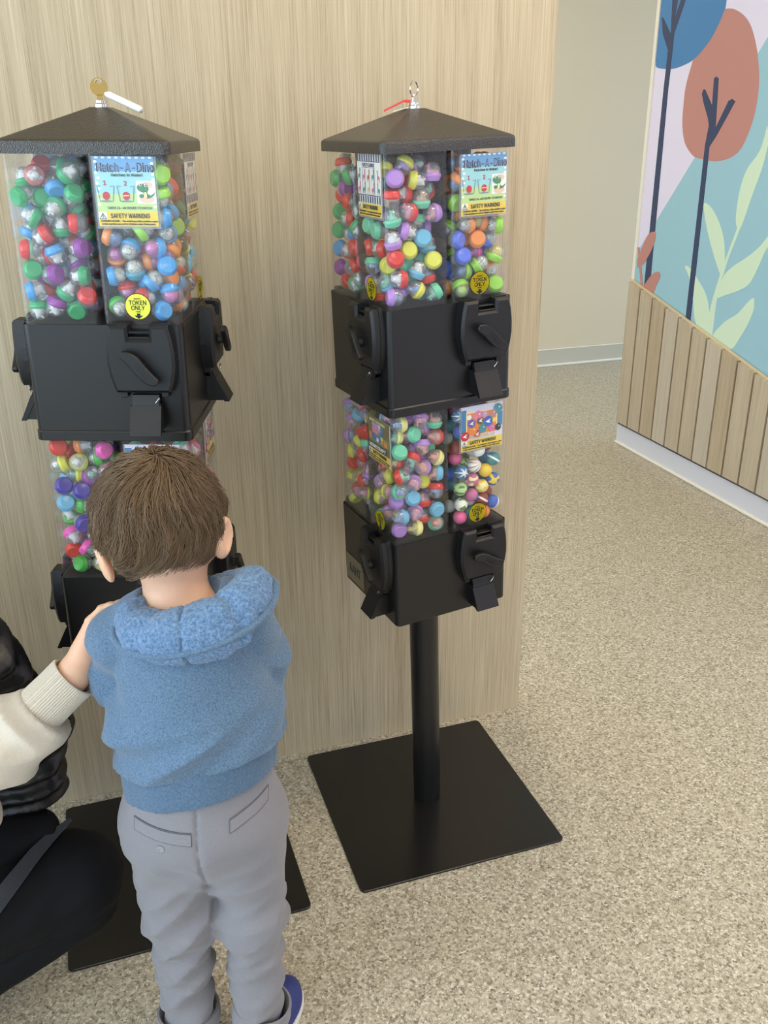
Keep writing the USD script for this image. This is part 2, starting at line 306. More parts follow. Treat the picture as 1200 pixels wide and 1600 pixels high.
def chamfered(poly, h, c):
    """Extruded outline with a chamfer c round its front edge."""
    inner = poly.buffer(-c, join_style=2)
    a = extrude(poly, h - c); ring = []
    pts = []
    b = trimesh.creation.extrude_polygon(inner, c); b.apply_translation([0, 0, h - c])
    # sloping skirt between the two outlines
    po, pi_ = np.array(poly.exterior.coords)[:-1], np.array(inner.exterior.coords)[:-1]
    n = 160
    def res(ex_): return np.array([ex_.interpolate(t, normalized=True).coords[0] for t in np.linspace(0, 1, n, endpoint=False)])
    return cat_mesh(a, (np.array(b.vertices), np.array(b.faces))) if len(po) != len(pi_) else cat_mesh(a, skirt(po, pi_, h, c), (np.array(b.vertices), np.array(b.faces)))
def skirt(po, pi_, h, c):
    k = min(range(len(pi_)), key=lambda i: np.hypot(*(pi_[i] - po[0])))
    pi_ = np.roll(pi_, -k, 0); n = len(po)
    v = np.vstack([np.c_[po, np.full(n, h - c)], np.c_[pi_, np.full(n, h)]])
    f = [(i, (i + 1) % n, n + (i + 1) % n) for i in range(n)] + [(i, n + (i + 1) % n, n + i) for i in range(n)]
    return v, np.array(f)

PLATE = profile_plate()
MECH = {}
MECH['back'] = extrude(PLATE.buffer(0.0012), 0.008)
MECH['plate'] = chamfered(PLATE, 0.0185, 0.0045)
MECH['plate'] = (MECH['plate'][0] + [0, 0, 0.004], MECH['plate'][1])
MECH['slot_bar'] = box((-0.017, -0.0205, 0.004), (0.017, -0.017, 0.019), 0.001)
MECH['slot_bar_2'] = box((-0.017, -0.0125, 0.004), (0.017, -0.0095, 0.0165), 0.001)
MECH['hinge'] = box((-0.0385, -0.115, 0.0), (-0.0275, -0.1045, 0.012), 0.001)
MECH['hinge_2'] = box((0.0255, -0.115, 0.0), (0.0365, -0.1045, 0.012), 0.001)
_h = (np.array([(270, 500), (285, 450), (330, 430), (420, 450), (500, 500), (560, 570), (620, 650), (700, 740), (750, 790), (745, 830), (710, 858), (650, 860), (600, 840), (540, 800), (470, 730), (400, 640), (340, 570), (290, 530)], float) - (505, 650)) * (1.176e-4, -1.243e-4)
_w = meshkit.text_mesh('TURN', 0.0075, 0.0012, bold=True); _v = np.array(_w.vertices); _v[:, 0] -= (_v[:, 0].min() + _v[:, 0].max()) / 2; _v[:, 1] -= 0.0037; TURN_WORD = (_v, np.array(_w.faces))
def turn_handle(deg):
    R = Rot.from_euler('z', deg, degrees=True).as_matrix()
    p = sg.Polygon(smooth_outline(_h, 3)).buffer(0)
    lever = chamfered(p, 0.0085, 0.0015); lever = (lever[0] + [0, 0, 0.031], lever[1])
    stem = lathe([(0.0, 0.018), (0.010, 0.018), (0.0085, 0.026), (0.007, 0.033), (0.0, 0.033)], 16)
    word = move(TURN_WORD, Rot.from_euler('z', -52, degrees=True).as_matrix(), (0.0035, -0.004, 0.0388))
    return [move(m, R) for m in (lever, stem, word)]
def chute_door():
    """Flap that swings out at the bottom, with its cheeks."""
    w0, w1 = 0.0215, 0.0245
    f = [hull([(sx * (w0 - 0.0), y, d) for sx in (-1, 1) for (y, d) in ((-0.111, 0.003), (-0.111, 0.011), (-0.128, 0.008), (-0.128, 0.0165))])]
    f.append(hull([(sx * w1, y, d) for sx in (-1, 1) for (y, d) in ((-0.1275, 0.0065), (-0.1275, 0.017), (-0.1705, 0.030), (-0.1705, 0.0385))]))
    for sx in (-1, 1):
        f.append(hull([(x, y, d) for x in (sx * 0.0205, sx * 0.0235) for (y, d) in ((-0.125, 0.0), (-0.125, 0.012), (-0.1685, 0.0), (-0.1685, 0.034))]))
    return cat_mesh(*f)
DOOR = chute_door()
SPRING = tube([(0.0165, -0.122, 0.0185), (0.021, -0.1165, 0.019), (0.0225, -0.113, 0.0185), (0.0225, -0.117, 0.0165)], 0.0009, 6)

def tray(z0, q):
    sx, sy = SIGN[q]; return move(box((0.004, 0.004, z0 - 0.004), (0.1185, 0.1185, z0)), np.diag([sx, sy, 1.0]) if False else None, (0, 0, 0))

def canister(z0, z1, q):
    """One clear quarter: four walls with rounded corners, open at top and bottom."""
    c = np.array(SIGN[q]) * 0.0621; h, t = 0.0590, 0.0022
    rings = [rsq(h, 0.008, z0, 5, c), rsq(h, 0.008, z1, 5, c), rsq(h - t, 0.006, z1, 5, c), rsq(h - t, 0.006, z0, 5, c)]
    v, f = loft(rings + [rings[0]], False, False); return v, f

_txt = {}
def text_flat(s, height, centre, bold=True, width=None, deg=0.0, depth=0.0004):
    """Lettering in card coordinates (x across, y up) centred on a point; width squeezes it to fit."""
    key = (s, bold)
    if key not in _txt: _txt[key] = meshkit.text_mesh(s, 0.01, 1.0, bold=bold)
    m = _txt[key]; v = np.array(m.vertices) * (height / 0.01, height / 0.01, depth)
    v[:, 0] -= (v[:, 0].min() + v[:, 0].max()) / 2; v[:, 1] -= (v[:, 1].min() + v[:, 1].max()) / 2
    if width: v[:, 0] *= width / max(1e-6, v[:, 0].max() - v[:, 0].min())
    return move((v, np.array(m.faces)), Rot.from_euler('z', deg, degrees=True).as_matrix(), (centre[0], centre[1], 0))
def flat(pts, level=1, curved=False):
    p = sg.Polygon(smooth_outline(pts, 6) if curved else pts).buffer(0); return extrude(p, 0.0003, 0.0003 * level)
def oval(cx, cy, rx, ry=None, level=1, n=24, deg=0):
    a = np.linspace(0, 2 * math.pi, n, endpoint=False); ry = rx if ry is None else ry
    p = np.stack([rx * np.cos(a), ry * np.sin(a)], 1); d = math.radians(deg)
    return flat(p @ np.array([[math.cos(d), math.sin(d)], [-math.sin(d), math.cos(d)]]) + (cx, cy), level)
def lifted(m, level): return (np.asarray(m[0]) + [0, 0, 0.0003 * level], m[1])
def rect(x0, y0, x1, y1, level=1): return flat([(x0, y0), (x1, y0), (x1, y1), (x0, y1)], level)

W, H = 0.088, 0.0975                                        # cards: x from 0 to W, y from 0 (bottom) to H (top)
def warning(w=W):
    return [('warning_strip', 'yellow', [rect(0, 0, w, 0.0205, 1)]), ('warning_box', 'white', [rect(0.0005, 0.0095, 0.0125, 0.0200, 2)]),
            ('warning_lettering', 'black', [lifted(text_flat('SAFETY WARNING', 0.0062, (0.047, 0.0150), width=0.058), 3),
             lifted(text_flat('CHOKING HAZARD - The small toys, balls, marbles or gum', 0.0026, (w / 2 + 0.001, 0.0072), width=w - 0.004), 3), lifted(text_flat('in this machine are not for children under three years.', 0.0026, (w / 2, 0.0030), width=w - 0.008), 3),
             lifted(extrude(sg.Polygon([(0.0012, 0.0102), (0.0118, 0.0102), (0.0065, 0.0195)]).difference(sg.Polygon([(0.0026, 0.0110), (0.0104, 0.0110), (0.0065, 0.0178)])), 0.0003), 3), rect(0.0060, 0.0130, 0.0070, 0.0165, 3), rect(0.0060, 0.0114, 0.0070, 0.0123, 3)])]
def card_dino():
    L = [('sky_print', 'print_blue', [rect(0, 0.077, W, H, 1)]), ('water_print', 'print_aqua', [rect(0, 0.046, W, 0.077, 1)]), ('grass_print', 'print_green', [rect(0, 0.0205, W, 0.046, 1)])]
    dots = [oval(x, H - 0.0018, 0.003, 0.0016, 2, 12) for x in np.linspace(0.005, W - 0.005, 9)] + [oval(0.003 + 0.002 * (i % 2), y, 0.0026, 0.0021, 2, 12) for i, y in enumerate(np.linspace(0.031, 0.09, 9))] + [oval(W - 0.0028, y, 0.0026, 0.0022, 2, 12) for y in (0.066, 0.073, 0.088, 0.028)]
    L.append(('bubble_print', 'white', dots))
    L.append(('picture_ground', 'white', [rect(0.0595, 0.0325, W, 0.0640, 2)]))
    L.append(('title_shadow', 'black', [lifted(text_flat('Hatch-A-Dino', 0.0118, (0.0460, 0.0824), width=0.084, depth=0.0003), 3)]))
    L.append(('title', 'title', [lifted(text_flat('Hatch-A-Dino', 0.0100, (0.0462, 0.0826), bold=False, width=0.080, depth=0.0003), 4)]))
    L.append(('subtitle', 'black', [lifted(text_flat('Hatches in Water!', 0.0036, (0.0475, 0.0720), width=0.046), 3), lifted(text_flat('TAKES 24-48 HOURS TO HATCH', 0.0036, (0.0470, 0.0262), bold=False, width=0.066), 3)]))
    L.append(('numeral', 'red', [lifted(text_flat('1', 0.0062, (0.0140, 0.0610)), 3), lifted(text_flat('2', 0.0062, (0.0440, 0.0605)), 3)]))
    g, e = [], []
    for cx in (0.0145, 0.0440):
        ln = lambda a, b, w=0.0006: flat(list(sg.LineString([a, b]).buffer(w, cap_style=2).exterior.coords)[:-1], 3)
        g += [ln((cx - 0.0125, 0.0570), (cx - 0.0095, 0.0355)), ln((cx + 0.0125, 0.0570), (cx + 0.0095, 0.0355)), oval(cx, 0.0355, 0.0095, 0.0012, 3, 16), ln((cx - 0.0125, 0.0570), (cx - 0.007, 0.0560), 0.0004), ln((cx + 0.0125, 0.0570), (cx + 0.007, 0.0560), 0.0004)]
        e.append(oval(cx, 0.0430, 0.0052, 0.0058, 4, 20))
    L += [('glass_drawing', 'glassgrey', g), ('red_egg', 'red', e), ('crack', 'white', [flat([(0.039, 0.0432), (0.043, 0.0442), (0.049, 0.0436), (0.049, 0.0428), (0.043, 0.0430), (0.039, 0.0424)], 5)])]
    L.append(('egg_shell', 'egg', [oval(0.0740, 0.0385, 0.0105, 0.0055, 3, 24), oval(0.0760, 0.0585, 0.0078, 0.0046, 3, 20)]))
    L.append(('hatchling', 'dino', [oval(0.0690, 0.0540, 0.0085, 0.0058, 4, 20, -12), oval(0.0660, 0.0585, 0.0032, 0.0030, 4, 14), oval(0.0735, 0.0580, 0.0032, 0.0030, 4, 14), flat([(0.0705, 0.0500), (0.0745, 0.0500), (0.0770, 0.0430), (0.0690, 0.0430)], 4), oval(0.0665, 0.0430, 0.0035, 0.0028, 4, 14), oval(0.0765, 0.0425, 0.0035, 0.0028, 4, 14), flat([(0.0790, 0.0430), (0.0850, 0.0470), (0.0872, 0.0490), (0.0845, 0.0440), (0.0805, 0.0405)], 4)]))
    L.append(('hatchling_belly', 'cream', [oval(0.0725, 0.0445, 0.0022, 0.0045, 5, 16)]))
    L.append(('hatchling_eyes', 'white', [oval(0.0660, 0.0588, 0.0022, 0.0024, 5, 14), oval(0.0737, 0.0582, 0.0022, 0.0024, 5, 14)]))
    L.append(('pupil', 'black', [oval(0.0664, 0.0585, 0.0010, 0.0013, 6, 10), oval(0.0741, 0.0578, 0.0010, 0.0013, 6, 10)]))
    return L + warning()
def llama(cx, y0, s, flip=1, level=3):
    p = np.array([(-4, 0), (-3.2, 0), (-3, 4), (1.8, 4), (2, 0), (2.8, 0), (3.2, 6), (3.4, 14), (4.4, 14.5), (4.4, 16), (3.2, 17), (3, 18.6), (2.4, 17.2), (1.6, 18.4), (1.4, 16), (1.2, 9.5), (-3.4, 9.2), (-4.4, 7)]) * s
    return flat(p * (flip, 1) + (cx, y0), level)
def card_llama():
    bars = lambda y0, y1: [rect(x, y0, x + 0.0046, y1, 2) for x in np.linspace(0.001, W - 0.006, 10)]
    L = [('paper', 'white', [rect(0, 0.0205, W, H, 0)]), ('stripe_print', 'stripe', bars(0.0870, H) + bars(0.0215, 0.0325) + [rect(0, 0.0330, W, 0.0345, 2), rect(0, 0.0855, W, 0.0868, 2), rect(0.020, 0.0365, 0.0206, 0.077, 2), rect(0.0665, 0.0365, 0.0671, 0.077, 2), rect(0.020, 0.0765, 0.0671, 0.0771, 2)])]
    L.append(('title', 'stripe', [lifted(text_flat('FUZZY LLAMAS', 0.0052, (0.044, 0.0808), width=0.046), 3)]))
    L.append(('pink_llama', 'llama_pink', [llama(0.0275, 0.0555, 0.00105), llama(0.0810, 0.0550, 0.00105, -1), llama(0.0085, 0.0360, 0.00105), llama(0.0610, 0.0355, 0.00105)]))
    L.append(('teal_llama', 'llama_teal', [llama(0.0085, 0.0565, 0.00105), llama(0.0610, 0.0560, 0.00105), llama(0.0275, 0.0355, 0.00105), llama(0.0810, 0.0355, 0.00105, -1)]))
    L.append(('brown_llama', 'llama_brown', [llama(0.0440, 0.0545, 0.0011)])); L.append(('tan_llama', 'llama_tan', [llama(0.0440, 0.0355, 0.0011)]))
    return L + warning()
def card_balls(w=0.090, h=0.0865):
    r = random.Random(8); y = 0.0205
    L = [('paper', 'lavender', [rect(0, y, w, h, 0)]), ('border_print', 'blue', [rect(0, 0.036, 0.011, h - 0.006, 1), rect(w - 0.012, 0.040, w, h - 0.020, 1)]), ('picture_ground', 'orange', [rect(0.0105, 0.030, w - 0.0115, h - 0.012, 2)])]
    L.append(('picture_edge', 'cream', [rect(0.0105, 0.030, 0.0125, h - 0.012, 3), rect(w - 0.0135, 0.030, w - 0.0115, h - 0.012, 3), rect(0.0105, h - 0.0135, w - 0.0115, h - 0.0115, 3)]))
    B = [(0.036, 0.066, 0.010, 'pink'), (0.022, 0.053, 0.0085, 'purple'), (0.058, 0.052, 0.0100, 'deep_blue'), (0.041, 0.056, 0.0078, 'soil'), (0.025, 0.0385, 0.0085, 'orange'), (0.046, 0.040, 0.0085, 'llama_teal'), (0.034, 0.031, 0.0075, 'red'),
         (0.068, 0.066, 0.0075, 'rust'), (0.066, 0.038, 0.007, 'llama_pink'), (0.050, 0.067, 0.006, 'lilac'), (0.0165, 0.066, 0.005, 'white'), (0.0715, 0.053, 0.005, 'yellow'), (0.0795, 0.0735, 0.0100, 'llama_teal'), (0.0800, 0.0370, 0.0068, 'black'), (0.0075, 0.0300, 0.0090, 'red')]
    for i, (x, yy, rr, c) in enumerate(B): L.append(('ball_print', c, [oval(x, yy, rr, rr, 4 + i % 3, 20)]))
    L.append(('ball_swirl', 'white', [flat([(x - rr * .6, yy), (x - rr * .1, yy + rr * .25), (x + rr * .6, yy + rr * .5), (x + rr * .2, yy), (x + rr * .5, yy - rr * .4), (x - rr * .2, yy - rr * .2)], 8) for x, yy, rr, c in B if c in ('deep_blue', 'purple', 'soil', 'red')] + [oval(x + rr * .25, yy + rr * .3, rr * .16, rr * .16, 8, 8) for x, yy, rr, c in B]))
    L.append(('title', 'cream', [lifted(text_flat('MIXED BALLS', 0.0058, (0.0455, 0.0262), width=0.056), 5)]))
    return L + warning(w)
def card_blocks(w=0.089, h=0.084):
    y = 0.0205
    L = [('paper', 'soil', [rect(0, y, w, h, 0)]), ('earth_print', 'grass', [rect(0.004, 0.036, w - 0.004, 0.052, 1)]), ('title_band', 'outline', [rect(0, 0.0215, w * 0.86, 0.0335, 2)])]
    L.append(('title', 'white', [lifted(text_flat('MINECRAFT', 0.0062, (0.039, 0.0275), width=0.068), 3)]))
    L.append(('heading', 'cream', [lifted(text_flat('MINI FIGURES', 0.0046, (0.040, 0.0775), width=0.064), 3)]))
    r = random.Random(4); cols = ['lavender', 'lilac', 'pink', 'llama_teal', 'deep_blue', 'white', 'yellow', 'orange']
    for i in range(5):
        for j in range(5):
            c = cols[min(7, max(0, (4 - j) // 1 + (i > 3) * 2 + r.randint(0, 1)))]
            L.append(('colour_block', c, [rect(0.018 + i * 0.009, 0.040 + j * 0.0068, 0.0265 + i * 0.009, 0.0464 + j * 0.0068, 3)]))
    L.append(('colour_block', 'orange', [rect(0.006, 0.040, 0.014, 0.052, 3), rect(0.068, 0.038, 0.080, 0.048, 3)]))
    return L + warning(w)

def place_card(root, layers, k, R, u0, z0, w, h, inset=0.0042, label=None, tint=None):
    F = R @ face_rot(k)
    def put(m): v, f = m; v = np.asarray(v); return np.stack([u0 + v[:, 0], -(BOX - inset) - v[:, 2], z0 + v[:, 1]], 1) @ F.T, np.asarray(f)
    c = obj('label_card', put(box((0, 0, -0.0006), (w, h, 0.0))), 'ink_white', root, label=label)
    for name, ink, ms in layers: obj(name, put(cat_mesh(*ms)), 'ink_' + ink, c)
    obj('card_pocket', put(box((-0.003, -0.0035, -0.0016), (w + 0.003, h, -0.001))), 'capsule_plastic', c)

def build_machine(n, label, cards):
    mc = MACHINES[n]; root = thing('capsule_machine', label, 'vending machine', (*mc['at'], 0.0)); R = head_rot(n)
    T = lambda m: move(m, R)
    by = Rot.from_euler('z', mc['base_yaw']).as_matrix()
    h = BASEH
    obj('base_plate', move(loft([rsq(h, 0.012, 0.0005, 8), rsq(h, 0.012, 0.004, 8), rsq(h - 0.0012, 0.011, 0.0052, 8)]), by), 'black_plate', root, smooth=30)
    obj('post', T(lathe([(POST, 0.004), (POST, C2B + 0.01)], 48)), 'black_steel', root, smooth=True)
    obj('post_flange', T(lathe([(0.0, C2B - 0.012), (0.045, C2B - 0.012), (0.075, C2B - 0.0085), (0.088, C2B), (0.0, C2B)], 48)), 'black_steel', root, smooth=40)
    obj('centre_rod', T(lathe([(0.0, C2B), (0.0018, C2B), (0.0018, LIDB + 0.02), (0, LIDB + 0.02)], 8)), 'black_matt', root)
    for zt, zb, low in ((C2T, C2B, True), (C1T, C1B, False)):
        r = 0.011
        ring = lambda half, z: rsq(half, r + half - CAB, z, 7)
        shell = [ring(CAB - 0.010, zb)] if low else [ring(LIP - 0.004, zb)]
        if low: shell += [ring(CAB - 0.002, zb), ring(CAB, zb + 0.002)]
        else: shell += [ring(LIP - 0.001, zb), ring(LIP, zb + 0.001), ring(LIP, zb + 0.0150), ring(LIP - 0.001, zb + 0.0166), ring(CAB, zb + 0.0175)]
        shell += [ring(CAB, zt), ring(CAB - 0.0014, zt), ring(CAB - 0.0014, zt - 0.006)]
        cab = obj('cabinet', T(loft(shell)), 'black_steel', root, smooth=28)
        obj('tray', T(box((-BOX, -BOX, zt - 0.006), (BOX, BOX, zt - 0.0005))), 'black_matt', cab)
        top = C1B + 0.002 if low else LIDB + 0.006
        for q in range(4):
            obj('clear_canister', T(canister(zt - 0.0004, top, q)), 'clear_plastic', root, smooth=30)
        for k in range(4):
            F = R @ face_rot(k); put = lambda m: move(on_face(m, zt + 0.003, 0.0605), F)
            mech = obj('coin_mechanism', put(cat_mesh(MECH['back'], MECH['plate'], MECH['hinge'], MECH['hinge_2'])), 'black_plastic', root, smooth=25)
            obj('slot_bar', put(MECH['slot_bar']), 'black_plastic', mech); obj('slot_bar', put(MECH['slot_bar_2']), 'black_plastic', mech)
            deg = {(2, False, 0): 6, (2, True, 0): 20}.get((n, low, k), 0)
            obj('turn_handle', put(cat_mesh(*[(m[0] + [0.0, -0.063, 0], m[1]) for m in turn_handle(deg)])), 'black_plastic', mech, smooth=30)
            obj('chute_door', put(DOOR), 'black_plastic', mech, smooth=20)
            obj('spring', put(SPRING), 'chrome', mech, smooth=True)
            ring_only = n == 2 or k != 1
            a = np.linspace(0, 2 * math.pi, 40, endpoint=False); cc = (0.0583, zt + 0.0285)
            def stick(m): v, f = m; v = np.asarray(v); return np.stack([cc[0] + v[:, 0], -(BOX + 0.0002) - v[:, 2] * 0.6, cc[1] + v[:, 1]], 1) @ F.T, np.asarray(f)
            disc = sg.Point(0, 0).buffer(0.0197, 20)
            st = obj('token_sticker', stick(extrude(disc, 0.0003)), 'sticker_clear' if ring_only else 'ink_sticker', root, label='see-through yellow token sticker' if ring_only else 'yellow sticker reading TOKEN ONLY')
            obj('sticker_rim', stick(extrude(sg.Point(0, 0).buffer(0.0201, 20).difference(sg.Point(0, 0).buffer(0.0192, 20)), 0.0005)), 'ink_black', st)
            txt = [lifted(text_flat('INSERT', 0.0022, (0, 0.0118)), 1), lifted(text_flat('TOKEN', 0.0066, (0, 0.0058), width=0.027), 1), lifted(text_flat('ONLY', 0.0066, (0, -0.0022), width=0.021), 1), lifted(text_flat('HERE', 0.0022, (0, -0.0080)), 1),
                   lifted(flat([(-0.0026, -0.0108), (0.0026, -0.0108), (0.0026, -0.0140), (0.0070, -0.0140), (0.0, -0.0190), (-0.0070, -0.0140), (-0.0026, -0.0140)], 0), 1)]
            obj('sticker_lettering', stick(cat_mesh(*txt)), 'ink_black', st)
    # hipped lid with a rounded skirt
    L = LIDH; s = [rsq(L - 0.004, 0.010, LIDB + 0.004, 8), rsq(L - 0.003, 0.010, LIDB, 8), rsq(L, 0.012, LIDB, 8), rsq(L, 0.012, LIDB + 0.0135, 8), rsq(L - 0.0012, 0.012, LIDB + 0.0172, 8), rsq(L - 0.0045, 0.0115, LIDB + 0.0196, 8), rsq(L - 0.0085, 0.0105, LIDB + 0.0212, 8), rsq(0.0165, 0.002, APEX - 0.002, 8), rsq(0.0145, 0.002, APEX - 0.001, 8)]
    obj('lid', T(loft(s)), 'black_lid', root, smooth=24)
    obj('lock', T(lathe([(0.0, APEX - 0.002), (0.0105, APEX - 0.002), (0.0105, APEX + 0.0035), (0.0085, APEX + 0.005), (0.0085, APEX + 0.0085), (0.0, APEX + 0.0085)], 20)), 'chrome', root, smooth=30)
    for k, z0, layers, w, hh, lab in cards: place_card(root, layers, k, R, 0.0125 if k == 1 else 0.0235, z0, w, hh, label=lab)
    return root, R

usdkit.material(stage, '/World/Looks/sticker_clear', {'t': ('transparent_bsdf', dict(color=srgb(236, 222, 60))), 'd': ('diffuse_bsdf', dict(color=srgb(226, 214, 60))), 'm': ('mix_closure', dict(fac=0.3))}, [('t.BSDF', 'm.closure1'), ('d.BSDF', 'm.closure2')], surface='m.closure')

M1, R1 = build_machine(1, 'black capsule vending machine on the left, behind the boy', [
    (1, 1.3365, card_dino(), W, H, 'hatching dinosaur card'), (0, 1.3365, card_llama(), W, H, 'striped llama card'), (1, 0.9065, card_balls(), 0.090, 0.0865, 'bouncy ball card'), (0, 0.9065, card_balls(), 0.090, 0.0865, 'bouncy ball card')])
M2, R2_ = build_machine(2, 'black capsule vending machine on the right, standing alone', [
    (1, 1.3380, card_llama(), W, H, 'striped llama card'), (0, 1.3315, card_dino(), W, H, 'hatching dinosaur card'), (0, 0.9085, card_balls(), 0.090, 0.0865, 'bouncy ball card'), (1, 0.8970, card_blocks(), 0.089, 0.084, 'dark toy card with colour blocks')])
# small metal plate on the lower cabinet's left face
F = R2_ @ face_rot(1)
def putp(m): v, f = m; v = np.asarray(v); return np.stack([v[:, 0], -(CAB + 0.0002) - v[:, 2], v[:, 1]], 1) @ F.T, np.asarray(f)
pl = obj('maker_plate', putp(extrude(sg.box(-0.115, 0.5815, -0.0255, 0.6405), 0.001)), 'plate_metal', M2, label='brushed metal plate')
obj('plate_lettering', putp(lifted(text_flat('AAHT', 0.020, (-0.070, 0.611), width=0.056), 3.4)), 'ink_outline', pl)

# keys left in the locks
def make_key(n, label, bow_r, yaw, metal):
    R = head_rot(n); base = np.array([*MACHINES[n]['at'], 0]) + R @ [0, 0, APEX + 0.0085]
    t = thing('key', label, 'key', base)
    A = Rot.from_euler('z', yaw, degrees=True).as_matrix() @ Rot.from_euler('x', 90, degrees=True).as_matrix()
    d = sg.Point(0, 0.019).buffer(bow_r, 24).difference(sg.Point(0.001, 0.019 + bow_r * 0.55).buffer(bow_r * 0.26, 12))
    return t, A, d
k1, A, d = make_key(1, 'round brass key standing in the left machine lid, white tag on it', 0.0128, 6, 'brass')
obj('bow', move(extrude(d, 0.002, -0.001), A), 'brass', k1); obj('blade', move(extrude(sg.box(-0.004, -0.004, 0.004, 0.0085), 0.002, -0.001), A), 'brass', k1)
obj('split_ring', tube([(0.001 + 0.0075 * math.sin(a) * 0.9, -0.004 * math.cos(a), 0.0205 + 0.009 * math.cos(a)) for a in np.linspace(0, 2 * math.pi, 20)], 0.0006, 6), 'chrome', k1, smooth=True)
obj('tag', tube([(0.010, -0.006, 0.009), (0.016, -0.0075, 0.0075), (0.064, -0.020, -0.0135), (0.067, -0.021, -0.015)], [0.0025, 0.0052, 0.0052, 0.004], 14), 'white_plastic', k1, smooth=True, label='white tube tag')
k2, A, d = make_key(2, 'key with an open oval bow in the right machine lid, red tag beside it', 0.0112, 55, 'nickel')
d = affinity.scale(sg.Point(0, 0.0205).buffer(0.0135, 24), 0.95, 1).difference(affinity.scale(sg.Point(0, 0.0205).buffer(0.0112, 24), 0.95, 1)).union(sg.box(-0.0014, 0.006, 0.0014, 0.0125))
obj('bow', move(extrude(d, 0.0024, -0.0012), A), 'nickel', k2); obj('blade', move(extrude(sg.box(-0.004, -0.004, 0.004, 0.0085), 0.002, -0.001), A), 'nickel', k2)
tagv = hull([(-0.006, 0.0, 0.004), (-0.006, 0.008, 0.003), (-0.018, 0.0, 0.0045), (-0.018, 0.008, 0.004), (-0.006, 0.0, -0.001), (-0.016, 0.0, 0.0005), (-0.016, 0.008, 0.0)])
tag2 = hull([(-0.016, 0.0, 0.0047), (-0.016, 0.010, 0.0045), (-0.052, -0.002, -0.0115), (-0.052, 0.010, -0.0115), (-0.016, 0.0, 0.0017), (-0.016, 0.010, 0.0015), (-0.052, -0.002, -0.0145), (-0.052, 0.010, -0.0145)])
obj('tag', cat_mesh(tagv, tag2), 'red_plastic', k2, label='red plastic tag')
obj('tag_paper', hull([(-0.010, -0.006, -0.0075), (-0.010, 0.004, -0.007), (-0.036, -0.009, -0.0135), (-0.036, 0.002, -0.013), (-0.010, -0.006, -0.0085), (-0.036, -0.009, -0.0145)]), 'white_plastic', k2, label='white paper slip')

